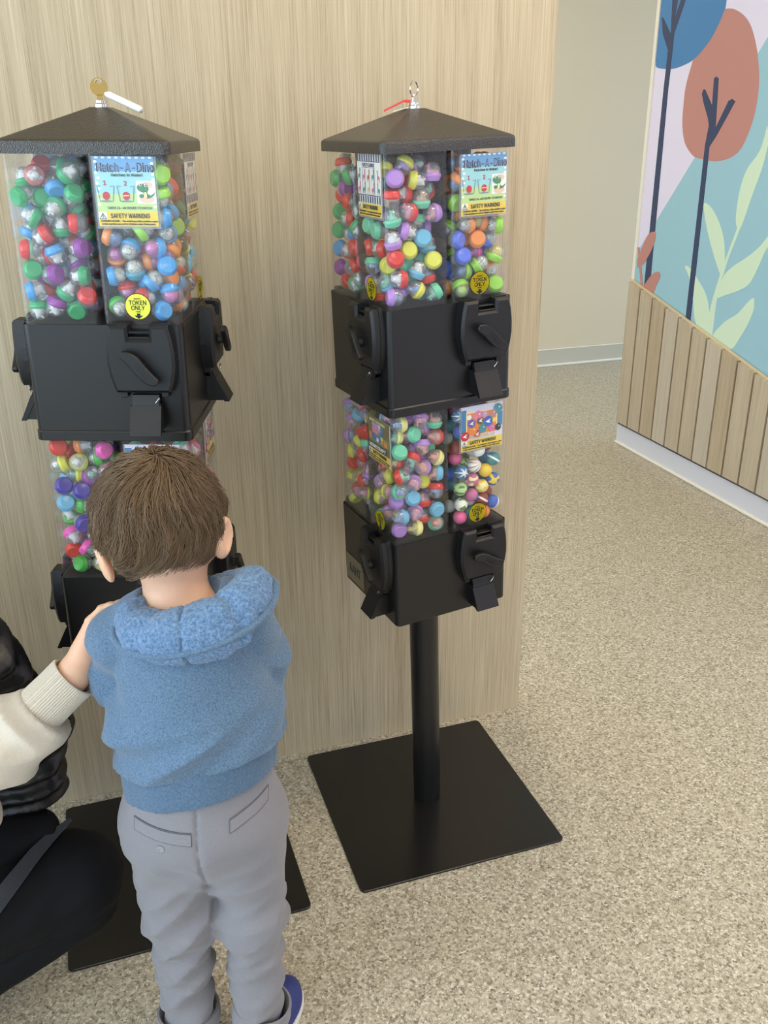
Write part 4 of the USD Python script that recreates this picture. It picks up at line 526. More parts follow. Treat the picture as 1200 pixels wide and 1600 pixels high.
FILLERS = {(1, 2, 0): "-24,55,1309 -24,24,1390 -38,60,1238 -24,24,1310 -27,32,1210 -27,84,1255 -24,103,1348 -35,27,1270 -24,93,1219 -59,103,1297 -32,96,1402 -37,75,1348 -24,24,1359 -54,24,1383 -54,53,1333 -55,59,1208 -68,98,1260 -42,30,1240 -48,50,1287 -34,69,1416 -26,58,1388 -24,85,1374 -68,64,1236 -24,47,1339 -57,70,1264 -43,48,1363 -59,26,1214 -73,74,1346 -46,103,1239 -32,38,1416 -60,24,1298 -57,103,1383 -40,79,1297 -50,24,1342 -47,101,1328 -69,51,1380 -53,74,1392 -60,24,1414 -75,24,1325 -24,103,1308 -34,103,1278 -72,51,1308 -66,80,1316 -24,56,1269 -51,103,1208 -24,64,1210", (1, 1, 0): "-58,-29,1416 -24,-97,1385 -24,-43,1260 -24,-33,1375 -24,-103,1328 -24,-103,1237 -74,-55,1373 -24,-61,1299 -60,-85,1411 -24,-24,1345 -24,-33,1208 -97,-61,1416 -49,-57,1282 -53,-74,1341 -49,-81,1309 -64,-100,1382 -28,-56,1232 -62,-103,1226 -82,-24,1375 -48,-24,1265 -64,-24,1208 -71,-44,1265 -53,-32,1351 -24,-57,1356 -49,-88,1277 -54,-34,1384 -37,-52,1416 -61,-103,1350 -87,-24,1406 -47,-70,1371 -46,-51,1322 -100,-55,1355 -73,-67,1245 -36,-103,1208 -24,-95,1298 -30,-24,1404 -38,-24,1234 -24,-72,1271 -89,-76,1391 -32,-24,1315 -29,-89,1415 -24,-24,1285 -32,-92,1356 -81,-79,1354 -24,-75,1208 -100,-66,1229 -69,-57,1404 -100,-47,1389 -45,-81,1244 -100,-24,1350 -24,-103,1268 -71,-103,1293 -25,-66,1392 -24,-72,1328 -55,-30,1295 -57,-48,1227", (1, 2, 1): "-26,45,784 -24,24,872 -25,84,951 -34,56,832 -24,82,882 -24,24,911 -24,29,970 -66,24,833 -26,87,768 -49,103,982 -25,103,807 -27,103,922 -52,30,768 -54,69,784 -43,47,920 -78,24,893 -56,99,846 -101,24,831 -75,46,783 -63,53,843 -53,73,865 -47,90,901 -50,103,951 -51,35,800 -49,44,982 -25,72,916 -48,29,892 -27,54,864 -59,72,928 -24,24,811 -24,53,943 -84,24,863 -73,44,917 -75,79,832 -80,24,805 -31,86,833 -34,24,941 -26,74,797 -60,103,876 -53,24,862 -24,85,982 -24,102,859 -52,59,956 -44,60,892 -73,24,982 -71,49,875 -69,57,811 -50,99,789 -76,95,967 -58,73,982 -30,26,841", (2, 1, 0): "-24,-24,1379 -89,-51,1365 -47,-73,1356 -24,-43,1208 -91,-37,1416 -44,-24,1296 -59,-35,1359 -63,-24,1416 -64,-51,1312 -36,-49,1236 -100,-75,1229 -78,-80,1208 -81,-74,1346 -24,-29,1412 -43,-39,1268 -100,-52,1208 -24,-24,1319 -31,-28,1349 -100,-24,1353 -24,-63,1399 -24,-24,1249 -46,-50,1416 -41,-52,1333 -83,-77,1300 -96,-74,1259 -46,-45,1386 -100,-30,1386 -46,-24,1214 -69,-24,1386 -55,-72,1227 -80,-41,1337 -24,-53,1366 -68,-53,1278 -52,-74,1294 -91,-59,1394", (2, 2, 0): "-24,24,1304 -54,24,1234 -32,24,1378 -24,79,1265 -68,28,1349 -24,81,1406 -79,24,1288 -85,24,1416 -26,65,1331 -25,87,1208 -51,76,1280 -35,46,1209 -24,76,1366 -55,54,1389 -35,99,1300 -53,27,1315 -24,102,1347 -103,47,1397 -50,72,1240 -72,26,1208 -92,24,1253 -31,103,1382 -25,53,1248 -83,80,1340 -97,27,1338 -75,49,1229 -44,44,1416 -35,29,1340 -68,73,1313 -102,24,1221 -64,103,1288 -53,103,1227 -24,53,1282 -64,24,1393 -87,35,1374 -65,37,1260 -43,56,1306 -100,43,1276 -54,76,1412 -24,24,1227 -66,71,1208 -57,62,1340 -71,54,1289 -24,53,1392 -80,43,1317 -103,53,1353 -74,53,1416 -73,67,1261 -79,73,1394 -53,84,1371 -44,103,1264 -32,24,1258 -103,24,1308 -40,49,1363 -103,57,1239 -75,63,1365 -45,89,1327 -47,33,1285 -24,101,1237", (2, 0, 0): "55,-24,1410 24,-24,1211 103,-24,1347 38,-99,1414 40,-24,1271 84,-24,1233 24,-69,1381 43,-24,1326 77,-80,1413 79,-31,1292 74,-53,1208 98,-32,1408 72,-51,1368 61,-100,1355 103,-61,1381 24,-44,1288 24,-55,1239 24,-24,1410 75,-62,1332 76,-62,1301 38,-68,1416 59,-48,1274 46,-25,1369 103,-30,1208 103,-34,1264 24,-100,1386 65,-100,1392 72,-24,1353 24,-45,1361 54,-24,1238 49,-73,1290 63,-24,1208 57,-69,1392 51,-45,1304 24,-90,1354 103,-51,1291 91,-54,1234 101,-97,1400 24,-68,1208 48,-72,1362 24,-48,1330 73,-49,1409 103,-69,1317 73,-24,1385 100,-61,1350 74,-24,1262 52,-46,1345 103,-63,1412 61,-54,1242 44,-47,1217 41,-69,1260 103,-24,1378 78,-81,1372 102,-38,1320 24,-24,1244 24,-69,1307 74,-24,1322 54,-76,1208 39,-44,1392", (2, 1, 1): "-80,-24,962 -26,-24,932 -24,-24,895 -84,-24,906 -29,-54,980 -57,-47,768 -24,-55,820 -44,-36,954 -60,-66,812 -55,-24,842 -42,-50,921 -24,-65,850 -37,-24,768 -100,-65,928 -41,-29,870 -56,-26,982 -74,-82,886 -100,-62,982 -43,-72,894 -82,-57,904 -67,-30,934 -86,-75,798 -51,-54,839 -24,-24,974 -100,-57,834 -27,-62,946 -40,-50,794 -67,-51,968 -24,-24,828 -75,-72,768 -100,-27,933 -98,-49,955 -67,-38,885 -24,-53,878 -73,-74,947 -52,-24,908 -24,-24,797", (2, 2, 1): "-24,30,928 -29,26,832 -26,71,974 -100,24,964 -85,24,806 -76,24,883 -24,91,914 -26,58,872 -24,73,768 -53,36,960 -103,24,848 -76,43,912 -34,85,845 -91,24,768 -28,27,788 -103,63,952 -54,46,809 -54,56,849 -103,24,933 -69,62,978 -43,64,940 -26,28,981 -29,97,873 -27,84,797 -103,45,878 -38,100,940 -70,61,887 -55,86,775 -40,49,910 -61,24,932 -31,103,977 -76,58,827 -62,70,916 -95,79,982 -24,24,896 -74,43,785 -49,24,855 -72,26,982 -74,74,799 -103,43,824 -29,103,773 -74,72,945 -40,75,893 -81,42,947 -24,45,955 -50,103,903 -26,103,822 -53,79,821 -55,25,768 -24,56,840 -56,81,867 -52,85,963 -63,24,828 -24,55,809 -94,66,922 -103,49,793 -44,52,780 -83,46,855 -103,25,902 -49,39,882 -99,49,982", (2, 0, 1): "90,-23,980 35,-22,777 92,-85,974 25,-31,952 78,-31,909 40,-53,819 94,-26,782 89,-23,838 68,-75,914 24,-35,876 63,-56,782 30,-49,916 45,-60,973 103,-32,879 61,-37,860 91,-101,934 76,-56,966 104,-33,942 60,-96,959 101,-58,918 54,-42,941 67,-40,810 99,-83,901 31,-31,844 27,-64,846 102,-68,833 83,-63,809 31,-56,773 29,-91,908 53,-26,886 30,-33,981 96,-37,808 61,-23,984 98,-71,945 60,-72,826 63,-67,940 76,-60,852 77,-71,889 68,-30,771 28,-66,947 54,-53,891 62,-82,791 50,-87,982 89,-53,782 36,-26,807 102,-56,971 71,-101,900 80,-23,950", (1, 0, 0): "48,-64,1293 24,-95,1416 78,-81,1208 103,-35,1416 31,-43,1208 103,-24,1218 82,-100,1361 102,-53,1361 28,-24,1380 24,-100,1260 24,-89,1321 103,-97,1270 103,-38,1282 53,-24,1260 101,-89,1411 50,-54,1344 51,-54,1403 73,-74,1240 24,-92,1377 103,-77,1246 73,-82,1294 30,-92,1208 75,-24,1314 24,-72,1275 24,-58,1235 90,-65,1315 81,-37,1389 72,-66,1383 24,-24,1297 103,-76,1341 62,-81,1416 63,-43,1208 49,-90,1276 96,-57,1218 103,-58,1395 62,-98,1337 24,-70,1399 28,-24,1328 74,-100,1259 24,-100,1291 24,-59,1313 79,-36,1234 33,-100,1349 57,-24,1340 94,-68,1276 32,-42,1274 24,-26,1249 67,-53,1272 50,-42,1316 45,-24,1406 56,-100,1229 74,-24,1416 24,-41,1354 47,-100,1396 43,-79,1247 57,-34,1370 75,-71,1353 78,-95,1392 90,-100,1324 84,-24,1262 47,-24,1227 103,-87,1299 103,-24,1372 51,-100,1307 54,-24,1291 103,-81,1375 103,-24,1341 103,-46,1252 39,-61,1373 60,-72,1321 78,-55,1416 87,-100,1231 80,-44,1337 54,-88,1368 24,-44,1416 24,-70,1345 103,-37,1313 53,-50,1243 49,-69,1218", (1, 3, 0): "75,28,1296 81,93,1416 97,84,1208 24,24,1380 44,103,1355 29,25,1224 83,103,1277 103,24,1361 34,85,1253 100,76,1325 27,90,1407 73,24,1416 94,24,1214 52,62,1321 24,29,1296 91,101,1368 98,51,1258 44,34,1416 33,83,1208 73,103,1315 24,103,1307 76,46,1226 78,24,1327 29,60,1370 31,24,1258 103,53,1391 99,50,1290 72,24,1357 24,75,1343 24,24,1348 103,96,1249 24,60,1284 62,103,1254 68,103,1390 103,103,1309 60,51,1254 88,25,1245 24,103,1379 82,61,1346 76,91,1344 71,77,1299 46,82,1282 56,82,1231 24,103,1276 24,51,1399 69,48,1398 103,54,1212 49,24,1315 28,56,1223 50,41,1344 103,24,1308 57,103,1208 46,92,1326 48,68,1409 100,24,1274 77,74,1383 103,103,1397 82,53,1316 56,24,1239 80,101,1228 103,31,1412 74,74,1268 85,73,1239 56,30,1208 50,47,1294 24,103,1230 56,61,1208 51,39,1375 103,40,1335 89,63,1416 24,72,1312 102,81,1287 29,55,1254 24,43,1323 53,71,1352 47,82,1380 86,24,1387 103,73,1366 59,24,1270", (2, 3, 0): "73,49,1359 89,83,1211 69,24,1274 43,101,1305 98,100,1412 24,50,1215 24,69,1416 103,96,1294 103,25,1208 91,39,1413 34,103,1241 51,103,1375 103,37,1328 24,43,1325 88,79,1340 31,62,1261 25,45,1378 100,61,1260 41,24,1208 32,67,1350 47,56,1309 54,102,1209 79,84,1262 67,61,1229 24,24,1237 33,103,1416 102,86,1370 59,26,1305 24,24,1268 48,24,1392 101,26,1359 73,82,1416 24,103,1331 24,64,1291 81,24,1245 89,53,1287 24,77,1379 73,99,1288 83,69,1388 24,93,1209 89,53,1208 54,56,1382 24,94,1282 96,24,1300 53,43,1337 24,75,1233 61,78,1360 24,25,1354 63,53,1411 33,39,1415 72,103,1319 100,27,1269 77,24,1340 27,25,1300 103,58,1357 25,73,1321 103,103,1264 97,71,1311 78,103,1388 63,70,1285 77,29,1383 62,91,1237 62,54,1259 45,42,1282 72,26,1211 55,24,1362 80,103,1357 91,103,1235 51,98,1267 46,71,1208 53,34,1235 103,46,1386 102,103,1326 101,69,1413 76,49,1318 48,83,1398 103,43,1235 59,76,1329 52,103,1344", (1, 1, 1): "-35,-64,783 -100,-102,982 -100,-24,873 -24,-24,952 -60,-103,902 -84,-97,841 -86,-24,955 -24,-24,878 -100,-71,924 -88,-38,768 -24,-95,981 -24,-66,845 -68,-36,822 -24,-69,905 -100,-79,770 -96,-76,883 -63,-25,922 -68,-61,964 -55,-72,876 -54,-103,944 -26,-31,783 -28,-32,839 -53,-91,768 -69,-24,789 -34,-103,885 -24,-102,825 -91,-103,935 -57,-56,920 -96,-59,977 -60,-30,982 -69,-82,794 -99,-97,905 -61,-61,848 -87,-26,845 -53,-100,846 -100,-103,867 -100,-24,927 -69,-49,892 -52,-41,768 -24,-73,959 -39,-43,898 -39,-34,811 -46,-78,826 -24,-102,856 -38,-48,865 -55,-24,952 -25,-90,797 -56,-24,848 -24,-25,982 -100,-52,829 -30,-103,916 -84,-24,900 -51,-80,982 -32,-24,922 -100,-24,816 -84,-103,811 -75,-76,906 -72,-79,937 -100,-47,796 -69,-100,873 -100,-77,804 -82,-49,937 -39,-52,976 -100,-28,982 -73,-96,968 -51,-103,808 -40,-50,946 -24,-61,811 -56,-24,879 -24,-76,874 -60,-53,797 -81,-103,774 -84,-49,865 -24,-103,951 -72,-64,768 -24,-103,768 -76,-72,823 -39,-78,932 -100,-73,852 -98,-80,954 -100,-51,900", (1, 0, 1): "103,-24,918 66,-100,768 26,-97,959 103,-100,865 89,-24,814 24,-51,874 94,-98,979 32,-29,982 24,-100,826 26,-26,768 58,-87,905 99,-30,982 103,-25,854 43,-24,835 103,-81,809 103,-68,904 103,-48,770 55,-63,797 43,-52,933 48,-75,859 98,-70,938 66,-87,956 24,-75,768 24,-72,982 54,-32,863 62,-24,768 54,-30,896 24,-100,857 103,-39,891 89,-50,832 65,-100,807 24,-84,914 95,-67,979 35,-24,799 33,-48,818 55,-24,926 24,-48,910 103,-96,916 103,-43,953 88,-100,829 45,-92,935 63,-45,982 73,-73,881 55,-100,877 24,-24,859 103,-50,804 76,-51,903 24,-62,845 24,-43,956 90,-100,788 103,-79,768 80,-41,932 29,-84,883 74,-69,771 61,-37,813 53,-100,836 79,-24,879 103,-76,843 86,-99,891 46,-64,962 44,-90,787 74,-24,841 71,-73,821 97,-100,949 79,-24,960 56,-52,839 48,-24,956 24,-24,929 103,-70,873 49,-91,981 48,-52,768 24,-75,806 74,-100,928 75,-90,855 76,-57,957 69,-69,928 24,-51,788 24,-24,890 82,-50,862 78,-43,787 47,-60,893", (1, 3, 1): "103,44,928 26,72,776 26,92,962 97,24,838 24,59,866 98,102,771 92,102,874 100,94,982 34,24,926 57,103,820 79,49,782 98,26,982 28,24,815 70,24,885 103,95,918 42,103,905 70,74,973 103,91,824 29,66,819 99,56,871 54,50,915 49,24,982 25,103,864 32,24,772 54,59,854 88,24,953 67,101,950 53,61,800 57,103,777 40,24,895 30,28,866 98,55,838 59,77,900 103,74,942 103,27,780 103,77,797 40,67,972 52,24,796 55,92,854 102,71,898 62,103,981 52,28,951 52,46,826 24,48,906 25,46,794 50,58,944 48,52,884 24,101,806 26,103,775 78,96,799 103,35,810 99,64,978 73,43,978 49,50,771 63,74,830 61,28,854 99,32,900 103,81,853 98,103,953 69,75,768 32,82,885 81,54,950 24,103,933 73,28,926 81,66,921 82,59,811 24,43,839 96,25,869 62,103,882 73,101,914 78,53,894 31,92,835 83,103,845 67,24,768 24,78,915 24,42,949 103,64,768 51,85,929 74,26,817 74,75,873 24,42,982", (2, 3, 1): "92,83,968 76,52,768 44,24,870 103,97,851 24,95,839 27,26,969 49,103,912 97,24,940 24,32,814 33,95,971 81,24,821 24,53,919 26,98,770 101,69,899 100,97,778 67,69,852 103,38,877 83,103,932 44,29,770 65,95,813 103,53,982 103,70,805 53,58,955 103,55,841 52,53,796 45,73,889 59,24,982 80,103,885 25,72,860 26,71,806 52,24,950 28,103,880 74,24,782 74,74,940 76,52,907 24,66,963 34,56,834 54,100,942 70,98,768 58,30,841 103,24,904 102,103,821 103,70,868 103,36,771 26,25,904 25,87,940 73,83,910 64,55,824 78,43,967 75,72,881 74,103,843 24,27,937 103,58,952 27,26,844 68,72,982 48,93,858 103,67,771 103,79,929 34,103,811 24,46,785 68,43,868 82,47,801 41,49,982 86,78,829 56,24,919 48,87,788 103,24,970 103,24,799 48,72,924 24,47,878 90,28,850 66,101,971 42,64,768 74,24,892 24,85,909 77,75,789 53,24,807 50,43,895 73,43,936 103,99,905 103,49,923"}

LIDS = dict(G=(46, 165, 104), R=(216, 48, 44), B=(64, 150, 218), V=(142, 48, 156), O=(238, 142, 72), L=(152, 212, 72), T=(66, 150, 176), K=(62, 172, 60), Y=(222, 220, 84), p=(180, 132, 214), m=(104, 202, 166), S=(108, 180, 218), I=(62, 44, 160), P=(238, 84, 184), y=(238, 234, 150), J=(88, 116, 228))
TOYS = dict(w=(226, 226, 228), E=(206, 206, 198), M=(196, 56, 160), U=(78, 126, 196), Y=(214, 196, 70), l=(170, 206, 84), t=(92, 152, 132), p=(170, 140, 214), k=(226, 140, 170), n=(208, 164, 126), m=(126, 206, 178), b=(130, 160, 214), s=(234, 146, 128), y=(238, 212, 84))
for k, c in LIDS.items(): mat('lid_' + k, srgb(*c), 0.28, coat_weight=0.3, subsurface_weight=0.15, subsurface_scale=0.004, subsurface_radius=(1, 1, 1))
for k, c in TOYS.items(): mat('toy_' + k, srgb(*c), 0.4)
# eggs with dark hairline cracks
for k in ('E', 'M', 'U', 'Y', 'l'):
    nodes = {'co': ('texture_coordinate', {}), 'nz': ('noise_texture', dict(scale=160.0)), 'ad': ('mix_vector', dict(fac=0.012)), 'v': ('voronoi_texture', dict(scale=115.0, feature='distance_to_edge')), 'rm': ('rgb_ramp', dict(ramp=[(0.0, srgb(70, 66, 70)), (0.035, srgb(110, 104, 104)), (0.06, srgb(*TOYS[k])), (1.0, srgb(*TOYS[k]))]))}
    links = [('co.object', 'nz.vector'), ('co.object', 'ad.a'), ('nz.color', 'ad.b'), ('ad.result', 'v.vector'), ('v.distance', 'rm.fac')]
    if k in 'EU': links.append(('rm.color', 'p.base_color'))
    mat('egg_' + k, srgb(*TOYS[k]), 0.35, nodes if k in 'EU' else {}, links if k in 'EU' else [])
def blob(c, r, n=2):
    m = trimesh.creation.icosphere(subdivisions=n); return np.array(m.vertices) * np.array(r) + np.array(c), np.array(m.faces)
def union_smooth(parts, h=0.0006):
    out = manifold3d.Manifold()
    for v, f in parts: out = out + manifold3d.Manifold(manifold3d.Mesh(np.asarray(v, np.float32), np.asarray(f, np.uint32)))
    q = out.to_mesh(); return np.array(q.vert_properties[:, :3]), np.array(q.tri_verts)
def bone(a, b, ra, rb): 
    A, B = blob(a, (ra,) * 3, 1)[0], blob(b, (rb,) * 3, 1)[0]; return hull(np.vstack([A, B]))
LLAMA = union_smooth([bone((-0.005, 0, 0.0), (0.004, 0, 0.0), 0.0046, 0.0044), bone((0.004, 0, 0.001), (0.0052, 0, -0.0095), 0.003, 0.0024), bone((0.005, 0, -0.0100), (0.0082, 0, -0.0095), 0.0026, 0.0017),
                      bone((0.0046, 0.0012, -0.011), (0.004, 0.002, -0.0142), 0.0008, 0.0004), bone((0.0046, -0.0012, -0.011), (0.004, -0.002, -0.0142), 0.0008, 0.0004)] +
                     [bone((x, y, 0.001), (x, y, 0.0085), 0.0018, 0.0015) for x in (-0.005, 0.004) for y in (-0.0022, 0.0022)])
FIGURE = union_smooth([bone((-0.001, 0, 0.003), (0.0005, 0, -0.003), 0.0088, 0.0078), bone((0.001, 0.001, -0.007), (0.003, 0.0015, -0.0085), 0.0064, 0.0054), bone((0.004, 0.005, 0.002), (0.0075, 0.0065, -0.001), 0.0036, 0.0028), bone((0.003, -0.005, 0.003), (0.006, -0.0075, 0.0), 0.0036, 0.0028), bone((-0.002, 0.003, -0.011), (-0.003, 0.0045, -0.0128), 0.0022, 0.0016), bone((-0.002, -0.003, -0.011), (-0.003, -0.0045, -0.0128), 0.0022, 0.0016)])
LLAMA = (LLAMA[0] * [1.22, 1.75, 1.08], LLAMA[1])
BANDED = union_smooth([bone((0.0, 0, 0.004), (0.0, 0.0, -0.003), 0.0070, 0.0075)])
BAND = (lambda q: (q[0] + [0.001, 0.004, -0.006], q[1]))(blob((0, 0, 0), (0.0055, 0.005, 0.006), 2))
def egg():
    v, f = blob((0, 0, 0), (1, 1, 1), 3); z = v[:, 2]; r = 0.0107 * (1 + 0.12 * z); return np.stack([v[:, 0] * r, v[:, 1] * r, -0.003 + z * -0.0122], 1), f[:, ::-1]
EGG = egg()
def lid_mesh(n): return lathe([(0.0, 0.0008), (0.0140, 0.0008), (0.0153, 0.0024), (0.0156, 0.0045), (0.0153, 0.0064), (0.0143, 0.0074), (0.0138, 0.0098), (0.0126, 0.0122), (0.0108, 0.0134), (0.0098, 0.0131), (0.0, 0.0127)], n)
def dome_mesh(n): return lathe([(0.0140, 0.0030), (0.0142, 0.0008), (0.0141, -0.0035)] + [(0.0140 * math.cos(a), -0.0035 - 0.0133 * math.sin(a)) for a in np.linspace(0.15, math.pi / 2 - 0.02, 8)] + [(0.0, -0.0168)], n)

def fill_proto(p, lid, toy, n):
    obj('lid', lid_mesh(n), 'lid_' + lid, p, smooth=40)
    obj('dome', dome_mesh(n), 'capsule_plastic', p, smooth=True)
    if toy in ('E', 'M', 'U', 'l') or toy == 'Yegg': obj('toy', EGG, 'egg_' + toy[0], p, smooth=True)
    elif toy == 'w': obj('toy', FIGURE, 'toy_w', p, smooth=50)
    elif toy == 't': obj('toy', BANDED, 'toy_t', p, smooth=50); obj('toy', BAND, 'toy_w', p, smooth=True)
    elif toy != 'x': obj('toy', LLAMA, 'toy_' + toy, p, smooth=50)
protos = {}
def capsule_class(lid, toy):
    if (lid, toy) not in protos:
        c = stage.CreateClassPrim('/World/capsule_kind_%s_%s' % (lid, toy)); fill_proto(c, lid, toy, 28); protos[lid, toy] = c.GetPath()
    return protos[lid, toy]

LIDNAME = dict(G='green', R='red', B='blue', V='violet', O='orange', L='lime', T='teal', K='bright green', Y='yellow', p='lilac', m='mint', S='pale blue', I='indigo', P='pink', y='cream', J='blue')
TOYNAME = dict(w='white toy', E='cracked white egg', M='magenta egg', U='blue egg', t='green and white toy', p='lilac toy', k='pink toy', n='tan toy', m='mint toy', b='blue toy', s='salmon toy', y='yellow toy', x='dark inside', l='lime egg', Yegg='yellow egg')
CHAMBER = {(1, 2, 0): 'upper left chamber of left machine', (1, 1, 0): 'upper right chamber of left machine', (1, 2, 1): 'lower left chamber of left machine', (2, 1, 0): 'upper middle chamber of right machine', (2, 2, 0): 'upper left chamber of right machine',
           (2, 0, 0): 'upper right chamber of right machine', (2, 1, 1): 'lower middle chamber of right machine', (2, 2, 1): 'lower left chamber of right machine', (2, 0, 1): 'lower right chamber of right machine'}
BALLS = dict(bs=('blue', 'white', 'star', 'blue ball with a white star'), rw=('white', 'rust', 'stripes', 'white red-striped ball'), ye=('yellow', None, None, 'plain yellow ball'), bg=('llama_teal', 'deep_blue', 'swirl', 'blue-green swirled ball'), tw=('llama_teal', 'white', 'ring', 'teal ball with a white ring'),
             pm=('llama_pink', 'cream', 'swirl', 'magenta and cream ball'), py=('cream', 'yellow', 'swirl', 'pale yellow marbled ball'), nb=('deep_blue', 'yellow', 'swirl', 'navy and yellow ball'), mg=('print_green', 'dino', 'swirl', 'mint green marbled ball'), pb=('llama_pink', 'deep_blue', 'half', 'pink and blue ball'),
             ma=('maroon', None, None, 'dark red ball'), rd=('maroon', 'white', 'ring', 'red white-banded ball'), bw=('deep_blue', 'white', 'half', 'blue and white ball'), wy=('white', 'grass', 'swirl', 'white and green ball'), pk=('hot_pink', None, None, 'plain pink ball'), og=('orange', None, None, 'orange ball'))
mat('ink_maroon', srgb(150, 52, 52), 0.4); mat('ink_hot_pink', srgb(244, 104, 160), 0.4)
def ball_split(kind, rng):
    m = trimesh.creation.icosphere(subdivisions=4); v, f = np.array(m.vertices) * 0.0134, np.array(m.faces); c = v[f].mean(1) / 0.0134
    # the pattern faces out of the chamber, towards -y and +x
    n = np.array([0.3, -0.93, 0.2]); n /= np.linalg.norm(n); a = np.cross(n, [0, 0, 1]); a /= np.linalg.norm(a); b = np.cross(n, a)
    x, y, z = c @ a, c @ b, c @ n
    if kind == 'star': 
        t = np.arctan2(y, x - 0.35); r = np.hypot(x - 0.35, y); k = np.abs(((t + 0.3) / (2 * math.pi / 6)) % 1 - 0.5) * 2; on = (r < 0.25 + 0.55 * k ** 1.6)
    elif kind == 'stripes': on = (np.abs(((np.arctan2(y + 0.35, x + 0.3) / (2 * math.pi) * 11) % 1) - 0.5) < 0.13)
    elif kind == 'ring': on = np.abs(0.6 * x + 0.75 * y - 0.25 * z) < 0.14
    elif kind == 'half': on = x * 0.8 - y * 0.5 < -0.1
    else: on = meshkit.noise(c * 2.2 + rng.uniform(0, 50), 3) > 0.55
    pick = lambda s: (lambda u, inv: (v[u], inv.reshape(-1, 3)))(*np.unique(f[s], return_inverse=True))
    return pick(~on), pick(on)

items = []
for row in CAPSULES.split(';'):
    w = row.split(); items.append(dict(m=int(w[0]), q=int(w[1]), t=int(w[2]), p=np.array(list(map(float, w[3:6]))) / 1000, d=np.array(list(map(float, w[6:9]))), lid=w[9], toy=w[10], k=int(w[11])))
for ch in CHAMBER:                                          # rows from the top, then from left to right as seen from the front
    here = [i for i in items if (i['m'], i['q'], i['t']) == ch]
    for i in here:
        a = head_rot(i['m']) @ i['p']; i['row'] = a[2]; i['col'] = a[0]
    here.sort(key=lambda i: -i['row']); step = 0.032; rows, cur = [], []
    for i in here:
        if cur and cur[0]['row'] - i['row'] > step * 0.75: rows.append(cur); cur = []
        cur.append(i)
    rows.append(cur)
    for r, line in enumerate(rows):
        for c, i in enumerate(sorted(line, key=lambda i: i['col'])): i['at'] = (r, c, len(rows), len(line))
ORD = ['first', 'second', 'third', 'fourth', 'fifth', 'sixth', 'seventh', 'eighth', 'ninth', 'tenth', 'eleventh', 'twelfth']
rb = random.Random(21)
for i in items:
    R = head_rot(i['m']); ch = CHAMBER[i['m'], i['q'], i['t']]; r, c, nr, nc = i['at']
    pos = np.array([*MACHINES[i['m']]['at'], 0]) + R @ i['p']
    row = 'top' if r == 0 else 'bottom' if r == nr - 1 else ORD[r]
    place = '%s, %s row, %s from left' % (ch.replace(' chamber of ', ' of '), row, ORD[c])
    if i['toy'] == '-':
        base, pat, kind, words_ = BALLS[i['lid']]
        b = thing('bouncy_ball', '%s, %s' % (words_, place), 'ball', pos, 'bouncy balls in the right machine')
        if kind is None: obj('ball_surface', blob((0, 0, 0), (0.0134,) * 3, 4), 'ink_' + base, b, smooth=True)
        else:
            A_, B_ = ball_split(kind, rb); A_, B_ = move(A_, R), move(B_, R)
            obj('ball_surface', A_, 'ink_' + base, b, smooth=True); obj('ball_pattern', B_, 'ink_' + pat, b, smooth=True, label='%s part' % pat.replace('_', ' '))
        continue
    lid, toy = i['lid'], i['toy']
    if lid == 'n': lid = 'G'
    if (i['m'], i['q'], i['t']) == (2, 0, 0):
        if lid == 'I': lid = 'J'
        if toy == 'y': toy = 'Yegg'
    d = R @ (i['d'] / np.linalg.norm(i['d'])); s_ = np.array([rb.gauss(0, 1) for _ in range(3)]); x = np.cross(d, s_); x /= np.linalg.norm(x); y = np.cross(d, x)
    M = np.eye(4); M[0, :3], M[1, :3], M[2, :3], M[3, :3] = x, y, d, pos
    t = UsdGeom.Xform.Define(stage, path_for('toy_capsule')); t.AddTransformOp().Set(Gf.Matrix4d(M.tolist()))
    t.GetPrim().GetReferences().AddInternalReference(capsule_class(lid, toy)); t.GetPrim().SetInstanceable(True)
    tag(t, '%s-lidded capsule, %s, %s' % (LIDNAME[lid].replace(' ', '-'), TOYNAME[toy], place), 'toy capsule', 'toy capsules in the ' + ch)

# the capsules heaped behind those, out of reach of the eye one by one
heap = UsdGeom.PointInstancer.Define(stage, path_for('toy_capsule_heap'))
tag(heap, 'jumbled toy capsules filling the chambers behind the front ones', 'toy capsules', kind='stuff')
kinds = {}
def heap_kind(lid, toy):
    if (lid, toy) not in kinds:
        p = UsdGeom.Xform.Define(stage, '%s/kinds/%s_%s' % (heap.GetPath(), lid, toy)); fill_proto(p, lid, toy, 14); kinds[lid, toy] = len(kinds); heap.GetPrototypesRel().AddTarget(p.GetPath())
    return kinds[lid, toy]
PALETTE = {(1, 2, 0): 'Gw Rw Gw Bw Vx Rx', (1, 1, 0): 'BE OM LE BM RE OE', (1, 2, 1): 'Pw Yt Sw Kw Rw It', (2, 1, 0): 'Yp pw mk Rn Sm Rw', (2, 2, 0): 'Gw Rw Gw Bw Vx Rx', (2, 0, 0): 'OE LE JE OU', (2, 1, 1): 'pk ms Rs Yk Sk pm', (2, 2, 1): 'Yk Rk pk mk Sb', (1, 0, 0): 'Yp pw mk Rn Sm Rw', (1, 3, 0): 'Yw Rw Gw', (2, 3, 0): 'Gw Yw Rx', (1, 1, 1): 'Pw Rk mw', (1, 0, 1): 'pk ms Rs Pw', (1, 3, 1): 'pk Yk', (2, 3, 1): 'pk Yk'}
P_, Q_, I_ = [], [], []
